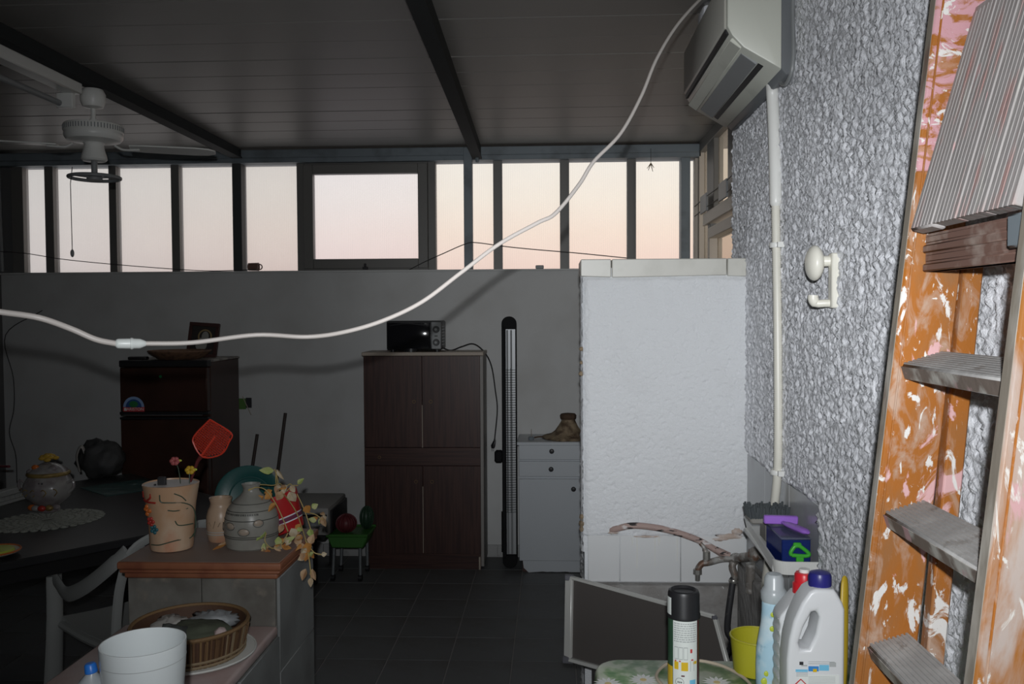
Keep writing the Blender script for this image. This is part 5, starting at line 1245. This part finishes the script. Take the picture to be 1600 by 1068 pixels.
# withered vine hanging from the red pot
m_stem = mat('yellowed_stem', (.45,.34,.13), .6); m_lf = [mat('withered_leaf_'+n, col, .7, var=(30,c2_,.45,.65)) for n,col,c2_ in (('tan',(.50,.34,.20),(.36,.2,.1)),('ochre',(.50,.24,.06),(.36,.14,.04)),('pale',(.58,.50,.36),(.45,.33,.2)),('green',(.34,.42,.12),(.5,.5,.25)))]
vb = MR @ V(0,0,.11)
vn_ = thing('withered_vine', vb, 'half withered trailing vine growing out of the tilted red pot', 'plant')
YV = 2.90
paths = [[vb, AY(440,757,2.97), AY(425,758,2.92), AY(405,757,2.86), AY(388,765,2.83)],
         [AY(388,766,2.83), AY(400,761,2.84), AY(415,765,2.83), AY(430,785,2.82), AY(442,810,2.8), AY(450,830,2.8)],
         [vb, AY(438,768,2.95), AY(450,780,2.88), AY(463,800,2.84), AY(471,822,2.80), AY(478,845,2.74), AY(484,880,2.70), AY(486,903,2.70)],
         [vb, AY(452,756,3.0), AY(463,770,2.99), AY(475,795,2.97), AY(485,825,2.96), AY(486,835,2.96)],
         [vb, AY(434,752,2.97), AY(430,735,2.97), AY(428,733,2.97)], [vb, AY(431,748,2.97), AY(433,735,2.98)],
         [AY(478,800,2.97), AY(492,803,2.96), AY(505,812,2.95)], [AY(478,845,2.74), AY(490,862,2.72), AY(502,866,2.72)],
         [AY(450,832,2.8), AY(440,850,2.79), AY(425,856,2.79), AY(414,845,2.8), AY(416,832,2.8)], [vb, AY(455,760,3.02), AY(466,758,3.02)]]
for p_ in paths: MB().tube(spline(p_,6), .0019, 6).build('stem', m_stem, vn_)
def leaf(p, d, nrm_, L_, W_, m, curl):
    d = d.normalized(); s_ = d.cross(nrm_).normalized(); n2 = s_.cross(d)
    rows = [(0,.04),(.15,.6),(.35,1),(.6,.85),(.82,.45),(1,.02)]
    v_=[]; 
    for t,w in rows:
        for q2 in (-1,0,1): v_.append(p + d*L_*t + s_*W_*w*q2*.5 + n2*(curl*L_*(t*t) + (abs(q2))*.22*W_*w))
    f_=[]
    for i in range(5):
        for k in range(2): f_.append((i*3+k,i*3+k+1,(i+1)*3+k+1,(i+1)*3+k))
    MB().add(v_,f_).build('leaf', m, vn_)
rl = random.Random(3)
big = [(428,735,-1,.1,.050,.026,3,2.97),(432,733,.5,-.5,.045,.02,2,2.97),(437,757,-.4,-.9,.035,.025,0,2.95),(452,768,.4,-.8,.042,.034,2,2.9),(441,767,-.5,-.8,.035,.03,0,2.92),(412,775,-.8,-.6,.035,.025,1,2.84),(432,785,-.7,-.7,.04,.022,1,2.83),(425,770,-.6,-.5,.03,.024,1,2.85),(477,790,.4,-.5,.032,.03,1,2.97),(487,793,.7,.4,.024,.022,3,2.96),(503,806,.2,-1,.045,.022,0,2.95),(497,808,-.8,-.3,.03,.016,1,2.95),(442,818,-.3,-.8,.03,.02,0,2.8),(455,825,.4,-.9,.036,.03,2,2.79),(462,838,.4,-.9,.035,.026,0,2.79),(470,818,-.4,-.8,.034,.026,1,2.8),(415,830,-.4,-.6,.04,.024,3,2.8),(412,848,.3,-1,.04,.02,3,2.8),(435,838,.1,-1,.036,.024,3,2.79),(430,850,.5,-.7,.03,.02,0,2.79),(440,853,.9,-.2,.034,.018,1,2.79),(448,846,.6,.5,.03,.02,3,2.79),(484,826,.3,-.9,.03,.024,3,2.95),(478,848,.5,-.8,.038,.03,1,2.73),(484,850,.2,.6,.034,.026,0,2.73),(480,860,-.2,-1,.034,.028,1,2.72),(502,866,.8,.1,.018,.016,2,2.72),(478,888,-.3,-1,.038,.024,0,2.7),(488,888,.3,-1,.038,.024,0,2.7),(486,902,.0,-1,.028,.018,2,2.7),(465,756,.6,.6,.03,.018,3,3.02),(446,838,.2,-.6,.03,.02,2,2.8),(425,765,-.7,-.3,.03,.018,1,2.86)]
for (px,py,dx,dz,L_,W_,mi,YY) in big:
    p = AY(px,py,YY); leaf(p, V(dx, rl.uniform(-.5,.2), dz), V(rl.uniform(-.4,.4),-1,rl.uniform(-.2,.6)), L_, W_, m_lf[mi], rl.uniform(-.5,.3))
for k in range(34):
    px, py, YY = rl.choice(((440,765,2.93),(428,790,2.83),(445,848,2.79),(455,842,2.79),(420,852,2.80),(480,852,2.73),(484,862,2.72),(468,830,2.80),(495,808,2.95),(452,764,2.95)))
    p = AY(px+rl.uniform(-10,10), py+rl.uniform(-9,9), YY+rl.uniform(-.015,.015))
    leaf(p, V(rl.uniform(-1,1), rl.uniform(-.6,.2), rl.uniform(-1,.3)), V(rl.uniform(-.6,.6),-1,rl.uniform(-.5,.8)), rl.uniform(.016,.03), rl.uniform(.012,.022), m_lf[rl.choice((0,0,1,1,2,2,3))], rl.uniform(-.8,.8))
# fallen leaf on the slab
fz = AZ(325,865,KT); fln = thing('fallen_leaf', fz, 'curled tan leaf fallen on the counter by the grey vase', 'leaf')
o_vn = vn_; vn_ = fln
leaf(V(fz.x,2.79,KT+.003), V(.8,.3,.05), V(0,-.2,1), .045,.022, m_lf[1], .3); leaf(V(fz.x+.012,2.80,KT+.003), V(.5,.7,.2), V(.2,-.3,1), .04,.02, m_lf[0], .3)
vn_ = o_vn

# wicker basket on a plate on the ledge
cB = V(AZ(318,1005,.72).x, 2.42, .706)
pl3 = thing('white_plate', cB, 'white rimmed plate under the wicker basket on the marble ledge', 'plate')
m_por2 = mat('white_porcelain', (.70,.70,.66), .25)
MB().lathe([(0,.001),(.09,.0),(.10,.003),(.165,.014),(.170,.017),(.165,.019),(.10,.008),(0,.006)], cB, 48).build('dish', m_por2, pl3); MB().ring(cB+V(0,0,.0175), .168, .0035, 48, 6).build('rim', m_por2, pl3)
cK = cB+V(-.012,.0,.009); wk = thing('wicker_basket', cK, 'round brown twig basket filled with odds and ends on the ledge', 'basket')
m_tw = [mat('twig_'+str(i), col, .7, bump=(80,.5,.003)) for i,col in enumerate(((.14,.075,.035),(.21,.125,.055),(.09,.045,.025),(.27,.20,.12)))]
MB().lathe([(0,.004),(.13,.0),(.142,.004),(.158,.088),(.154,.089),(.136,.012),(0,.012)], cK, 44).build('lining', m_tw[2], wk)
for k in range(120):
    a = k*math.tau/120+rl.uniform(-.02,.02); h_ = .085+rl.uniform(-.006,.010)
    MB().bar(cK+V(.143*math.cos(a),.143*math.sin(a),.001), cK+V(.161*math.cos(a),.161*math.sin(a),h_), .0058,.005,(math.cos(a),math.sin(a),0)).build('twig', m_tw[rl.choice((0,0,1,2,3))], wk)
for z in (.012,.024): MB().ring(cK+V(0,0,z), .148+z*.1, .004, 48, 5).build('binding', m_tw[3], wk)
MB().ring(cK+V(0,0,.090), .159, .006, 48, 6).build('rim', m_tw[1], wk)
m_cl1 = mat('dark_grey_cloth', (.06,.065,.06), .9, bump=(60,.5,.004)); m_cl2 = mat('crumpled_paper', (.42,.40,.37), .8); m_cl3 = mat('dull_green_cloth', (.085,.095,.065), .9)
def lump(nm, p, s, m, lab, cat, f=2.2, am=.28):
    o = MB().ball(p, 1, 22, 14, s, lambda d: 1+am*noise.noise(d*f+p*9)+.1*noise.noise(d*f*3+p*5)).build(nm, m, ang=2); return tag(o, lab, cat)
lump('green_cloth', cK+V(.025,.0,.066), (.095,.06,.024), m_cl3, 'dull green folded cloth lying in the wicker basket', 'cloth')
lump('crumpled_paper', cK+V(-.075,.03,.066), (.05,.06,.028), m_cl2, 'crumpled pale paper at the left of the wicker basket', 'paper', 3.5, .4)
lump('grey_rag', cK+V(-.03,-.055,.062), (.045,.05,.04), m_cl1, 'small dark grey rag in the front of the wicker basket', 'cloth', 3)
lump('pebble', cK+V(.10,-.03,.07), (.018,.02,.018), m_marble, 'pale pink pebble at the right of the wicker basket', 'stone', 2, .1)
lump('plastic_bag', cK+V(.04,.075,.072), (.07,.035,.025), m_grey_p, 'crumpled grey plastic bag at the back of the wicker basket', 'bag', 4, .4)

# white pot and small bottle on a stool in the foreground
wsX = AY(224,1020,1.6).x; ZS = .90
sto = thing('wooden_stool', (wsX, 1.6, 0), 'plain wooden stool under the white pot in the lower left foreground', 'stool')
MB().lathe([(0,ZS-.035),(.19,ZS-.035),(.195,ZS-.03),(.195,ZS-.006),(.19,ZS-.001),(0,ZS-.001)], (wsX-.05,1.6,0), 40).build('seat', m_brown, sto)
for k in range(4):
    a = k*math.pi/2+.78; MB().tube([(wsX-.05+.12*math.cos(a),1.6+.12*math.sin(a),ZS-.03),(wsX-.05+.17*math.cos(a),1.6+.17*math.sin(a),0)], [.018,.014], 10).build('leg', m_brown, sto)
m_pot = mat('white_glazed_pot', (.70,.745,.75), .22)
cP = V(wsX,1.6,ZS); wp = thing('white_flower_pot', cP, 'glossy white flower pot in the lower left foreground', 'pot')
MP = Matrix.Translation(cP) 
MB(MP).lathe([(0,.002),(.062,0),(.066,.004),(.0755,.12),(.0775,.160),(.0770,.164),(.0745,.164),(.0725,.155),(.060,.02),(0,.015)], n=56).build('body', m_pot, wp)
MB(MP).ring((0,0,.134), .0762, .0007, 56, 5).build('rim_line', m_gr, wp)
cC = V(AY(143,1050,1.58).x, 1.58, ZS); bbt = thing('small_bottle', cC, 'small clear bottle with bright blue cap left of the white flower pot', 'bottle')
zc_ = AY(143,1041,1.58).z - ZS
MB().lathe([(0,.001),(.030,0),(.033,.004),(.033,zc_-.05),(.022,zc_-.026),(.010,zc_-.012),(.009,zc_+.0),(0,zc_)], cC, 28).build('body', m_frost, bbt)
MB(Matrix.Translation(cC+V(0,0,zc_-.012)) @ Matrix.Rotation(math.radians(-8),4,'Y')).lathe([(.0095,0),(.0115,.002),(.0105,.016),(.008,.019),(0,.019)], n=20).build('cap', mat('bright_blue_cap',(.03,.20,.70),.35), bbt)

# ------------------------------------------------------------------ dark dining table, left
m_tab = mat('dark_lacquer_top', (.028,.028,.030), .32); m_tabl = mat('dark_table_legs', (.012,.011,.012), .5)
TC = V(-1.34,4.07,0); d1 = V(-.64,-.768,0); d2 = V(-.768,.64,0); TL1, TL2, TT = 1.75, 1.50, .75
def tp_(a,b,z): return TC + d1*a + d2*b + V(0,0,z)
dt = thing('dining_table', tp_(TL1/2,TL2/2,0), 'dark lacquered dining table at the left edge with white doily', 'table')
MB().hexa([tp_(0,0,TT-.035),tp_(0,TL2,TT-.035),tp_(TL1,TL2,TT-.035),tp_(TL1,0,TT-.035)],[tp_(0,0,TT),tp_(0,TL2,TT),tp_(TL1,TL2,TT),tp_(TL1,0,TT)]).build('top', m_tab, dt, bev=.005)
for a,b in ((.08,.08),(TL1-.08,.08),(.08,TL2-.08),(TL1-.08,TL2-.08)):
    p = tp_(a,b,0); MB().hexa([p+d1*-.03+d2*-.03,p+d1*-.03+d2*.03,p+d1*.03+d2*.03,p+d1*.03+d2*-.03],[p+d1*-.04+d2*-.04+V(0,0,TT-.035),p+d1*-.04+d2*.04+V(0,0,TT-.035),p+d1*.04+d2*.04+V(0,0,TT-.035),p+d1*.04+d2*-.04+V(0,0,TT-.035)]).build('leg', m_tabl, dt)
for (a0,b0,a1,b1) in ((.08,.08,TL1-.08,.08),(.08,TL2-.08,TL1-.08,TL2-.08),(.08,.08,.08,TL2-.08),(TL1-.08,.08,TL1-.08,TL2-.08)): MB().bar(tp_(a0,b0,TT-.07),tp_(a1,b1,TT-.07),.025,.07).build('apron', m_tabl, dt)
# doily
m_doi = mat('crocheted_cotton', (.30,.31,.275), .9, bump=(90,.8,.004))
cD = AZ(74,813,TT); 
dy_ = thing('doily', cD, 'white crocheted doily lying on the dark table under the porcelain bowl', 'doily')
Md = Matrix.Translation(V(cD.x,cD.y,TT+.0015)) @ Matrix.Rotation(math.atan2(d1.y,d1.x),4,'Z')
DA, DB = .235, .20
g = MB(Md)
for k in range(1,8): g.tube([V(DA*k/8*math.cos(t)*(1+.03*math.cos(t*24)), DB*k/8*math.sin(t)*(1+.03*math.cos(t*24)), .001) for t in [math.tau*i/72 for i in range(73)]], .0042, 5, caps=False)
for k in range(40):
    t = k*math.tau/40; g.tube([V(DA*.12*math.cos(t),DB*.12*math.sin(t),.001), V(DA*.95*math.cos(t+.06),DB*.95*math.sin(t+.06),.001)], .0035, 5)
for k in range(36):
    t = k*math.tau/36; g.ring(V(DA*.97*math.cos(t),DB*.97*math.sin(t),.001), .014, .0035, 12, 5)
g.build('lace', m_doi, dy_, kind='stuff')
MB(Md).lathe([(1,0),(1,.0008),(0,.0008)], n=48, sx=DA*.9, sy=DB*.9).build('ground_cloth', mat('doily_ground',(.17,.175,.16),.9), dy_)
# porcelain bowl with lid
cQ = AZ(77,800,TT); cQ.z = TT+.005
m_po = mat('grey_white_porcelain', (.31,.30,.29), .25, var=(14,(.22,.19,.195),.45,.62)); m_gold = mat('old_gold', (.34,.24,.08), .4, .3, var=(30,(.2,.13,.05),.45,.6), bump=(60,.6,.004))
pq = thing('porcelain_bowl', cQ, 'lidded porcelain bowl topped by a yellow rose on the doily', 'bowl')
sc_ = 3.0
MB().lathe([(.0,.004),(.045,.0),(.05,.006),(.04,.022),(.06,.04),(.098,.075),(.112,.105),(.108,.135),(.092,.165),(.082,.178),(0,.178)], cQ, 40, lambda r,z,a: r*(1+.025*math.cos(a*8))).build('body', m_po, pq)
MB().ring(cQ+V(0,0,.182), .086, .010, 40, 8).build('gold_band', m_gold, pq)
lid_ = MB().lathe([(.09,.184),(.082,.198),(.06,.215),(.035,.228),(0,.232)], cQ, 36).build('lid', m_po, pq)
m_rose = mat('yellow_rose', (.52,.33,.05), .4)
rc_ = cQ+V(0,0,.250)
for k in range(11):
    a = k*2.4; r = .010+.0028*k; MB().ball(rc_+V(r*math.cos(a),r*math.sin(a),.018-.0018*k), .017, 10, 6, (1,.8,.55)).build('rose_petal', m_rose, lid_)
for k,(dx,dz,m_) in enumerate(((-.035,.225,m_por),(.05,.222,m_po),(.04,.215,m_po),(-.06,.205,m_po))): MB().ball(cQ+V(dx,-.045,dz-.008), .016, 10, 8, (1.2,.8,.8)).build('lid_blossom', m_, lid_)
for k in range(5):
    a = -2.3+k*.42; MB().ball(cQ+V(.075*math.cos(a),.075*math.sin(a),.03), .018, 10, 8, (1.1,.8,.8)).build('foot_blossom', (m_por,m_po,m_pred,m_gold,m_po)[k], pq)
for s_ in (-1,1): MB().tube(spline([cQ+V(s_*.10,-.02,.14),cQ+V(s_*.128,-.02,.15),cQ+V(s_*.132,-.02,.12),cQ+V(s_*.108,-.02,.095)],4), .007, 8).build('handle', m_po, pq)
for k in range(5):
    a = -2.5+k*.42; p = cQ+V(.11*math.cos(a),.11*math.sin(a),.10); MB().tube(spline([p+V(-.015,0,.012),p+V(.0,-.004,.022),p+V(.012,0,.008),p+V(0,-.004,-.01)],4), .0022, 5).build('scroll', m_gold, pq)
for dx in (.012,.026): MB().ball(cQ+V(dx,-.098,.150), .004, 8, 6).build('dark_bead', m_ink_k, pq)
# saucer at the edge, white grating, teal cloth, bags
cS = AZ(-8,868,TT); cS.z = TT+.0005; sc2 = thing('painted_saucer', cS, 'painted saucer stack at the extreme left edge of the dark table', 'saucer')
MB().lathe([(0,.0),(.05,.0),(.09,.016),(.092,.02),(.086,.021),(.05,.008),(0,.008)], cS, 36).build('saucer', m_cream, sc2); MB().ring(cS+V(0,0,.021), .089, .004, 36, 6).build('rim', m_por, sc2); MB().lathe([(.07,.018),(.066,.026),(.03,.032),(0,.033)], cS, 32).build('upper_saucer', m_lime, sc2)
cW = AZ(5,786,TT); cW.z = TT
wg = thing('plastic_rack', cW, 'low white slotted plastic rack behind the porcelain bowl', 'rack')
W0, W1 = AZ(-40,800,TT), AZ(48,775,TT); dw = (W1-W0); LW = dw.length; dw.normalize()
MB().bar(W0+V(0,0,.055),W1+V(0,0,.055),.05,.03).build('top_rail', m_chair, wg, bev=.004); MB().bar(W0+V(0,0,.008),W1+V(0,0,.008),.05,.016).build('bottom_rail', m_chair, wg, bev=.003)
for k in range(12): p = W0+dw*(LW*k/11); MB().bar(p+V(0,0,.012),p+V(0,0,.045),.014,.03,(dw.x,dw.y,0)).build('rib', m_chair, wg)
tc0 = AZ(152,757,TT); tcl = tag(MB().sheet(lambda u,v: (lambda p: V(p.x,p.y,TT+.002+.012*abs(noise.noise(Vector((u*5,v*5,3))))*(1 if .05<u<.95 and .05<v<.95 else 0)))(tp_(0.04+.34*u, .93+.34*v, 0)), 24, 24, .002, (0,0,1)).build('teal_cloth', m_teal), 'dark teal cloth spread over the far right part of the table', 'cloth')
m_bag = mat('dark_bag', (.055,.055,.055), .6, bump=(20,.6,.01)); 
cG = AZ(170,740,TT); sbg = thing('shopping_bag', V(cG.x,cG.y,TT+.014), 'crumpled dark plastic bag on the table beside the refrigerator', 'bag')
MB().ball(V(cG.x-.02,cG.y-.05,TT+.100), 1, 28, 18, (.13,.10,.11), lambda d: 1+.25*noise.noise(d*2.3+V(3,1,0))+.12*noise.noise(d*6)).build('bag', m_bag, sbg, ang=2)
MB().tube(spline([V(cG.x-.12,cG.y-.10,TT+.03),V(cG.x-.13,cG.y-.11,TT+.12),V(cG.x-.10,cG.y-.11,TT+.18),V(cG.x-.07,cG.y-.10,TT+.10)],5), .012, 8, flat=.4).build('strap', m_cl2, sbg)
lump('dark_bundle', tp_(1.0,1.27,0)+V(0,0,TT+.10), (.22,.18,.085), m_bag, 'large dark bundle on the table behind the porcelain bowl', 'bundle', 2, .2)
rr_ = tp_(.86,1.16,0)+V(0,0,TT+.19); tag(MB().tube([rr_+V(-.10,0,.005),rr_+V(.10,.02,.0)], [.012,.016], 8, flat=.4).build('red_strap', m_redtoy), 'dark red strap lying over the dark bundle', 'strap')

# ------------------------------------------------------------------ white plastic armchair pushed under the table
f_ = V(-.80,.60,0); r_ = V(.60,.80,0); oC = V(-1.705,3.53,0)
MC = Matrix(((r_.x,f_.x,0,oC.x),(r_.y,f_.y,0,oC.y),(0,0,1,0),(0,0,0,1)))
ch = thing('plastic_armchair', oC, 'white plastic garden armchair pushed under the dark table', 'chair')
MB(MC).sheet(lambda u,v: (-.23+.46*u+0, -.21+.44*v, .42+.012*math.cos((u-.5)*math.pi)*-1+.03*(v-.4)**2*2), 12, 12, .012, (0,0,1)).build('seat', m_chair, ch)
for s_ in (-1,1):
    # front leg with arm
    MB(MC).tube(spline([(s_*.27,.26,0),(s_*.262,.245,.25),(s_*.258,.235,.45),(s_*.262,.225,.62)],4), [.040,.039,.038,.037,.036,.035,.034,.034,.033,.033,.032,.032,.031], 10, flat=.55, up=(0,1,0)).build('front_leg', m_chair, ch)
    MB(MC).tube(spline([(s_*.27,-.30,0),(s_*.255,-.26,.25),(s_*.245,-.23,.44)],4), [.028]*9, 10, flat=.55, up=(0,1,0)).build('back_leg', m_chair, ch)
    MB(MC).tube(spline([(s_*.262,.245,.625),(s_*.27,.17,.60),(s_*.275,.09,.575),(s_*.275,.0,.60),(s_*.268,-.12,.66),(s_*.25,-.24,.74),(s_*.22,-.30,.80)],5), [.018]+[.03]*26+[.026]*4, 10, flat=.35, up=(1,0,0)).build('arm', m_chair, ch)
    MB(MC).tube(spline([(s_*.235,.22,.41),(s_*.235,0,.40),(s_*.235,-.21,.41)],4), .020, 8, flat=.8).build('seat_rail', m_chair, ch)
    MB(MC).tube(spline([(s_*.225,-.215,.42),(s_*.235,-.25,.55),(s_*.232,-.28,.68),(s_*.20,-.31,.80),(s_*.10,-.325,.845),(0,-.33,.85)],5), .020, 8, flat=.6, up=(0,1,0)).build('back_frame', m_chair, ch)
for k in range(7):
    x = -.165+k*.055; MB(MC).tube(spline([(x,-.213,.41),(x*1.0,-.25,.55),(x,-.29,.70),(x*.95,-.318,.83-.03*abs(x)*5)],4), .014, 8, flat=.4, up=(0,1,0)).build('back_slat', m_chair, ch)
MB(MC).tube(spline([(-.235,.225,.41),(0,.235,.405),(.235,.225,.41)],4), .020, 8).build('front_rail', m_chair, ch)
MB(MC).tube(spline([(-.225,-.213,.415),(0,-.215,.41),(.225,-.213,.415)],4), .020, 8).build('back_rail', m_chair, ch)

# broken plaster at the foot of the roughcast
for px, py, sx, sz_ in ((1140,838,.045,.010),(1125,842,.03,.007),(1152,830,.02,.012),(1012,838,.05,.004),(958,832,.02,.005)):
    p = AY(px,py,PY0-.008)
    MB().ball(V(p.x, PY0-.006, p.z), 1, 16, 8, (sx,.006,sz_), lambda d: 1+.5*noise.noise(d*3+p*20)).build('broken_plaster', m_broken, pt, ang=2)
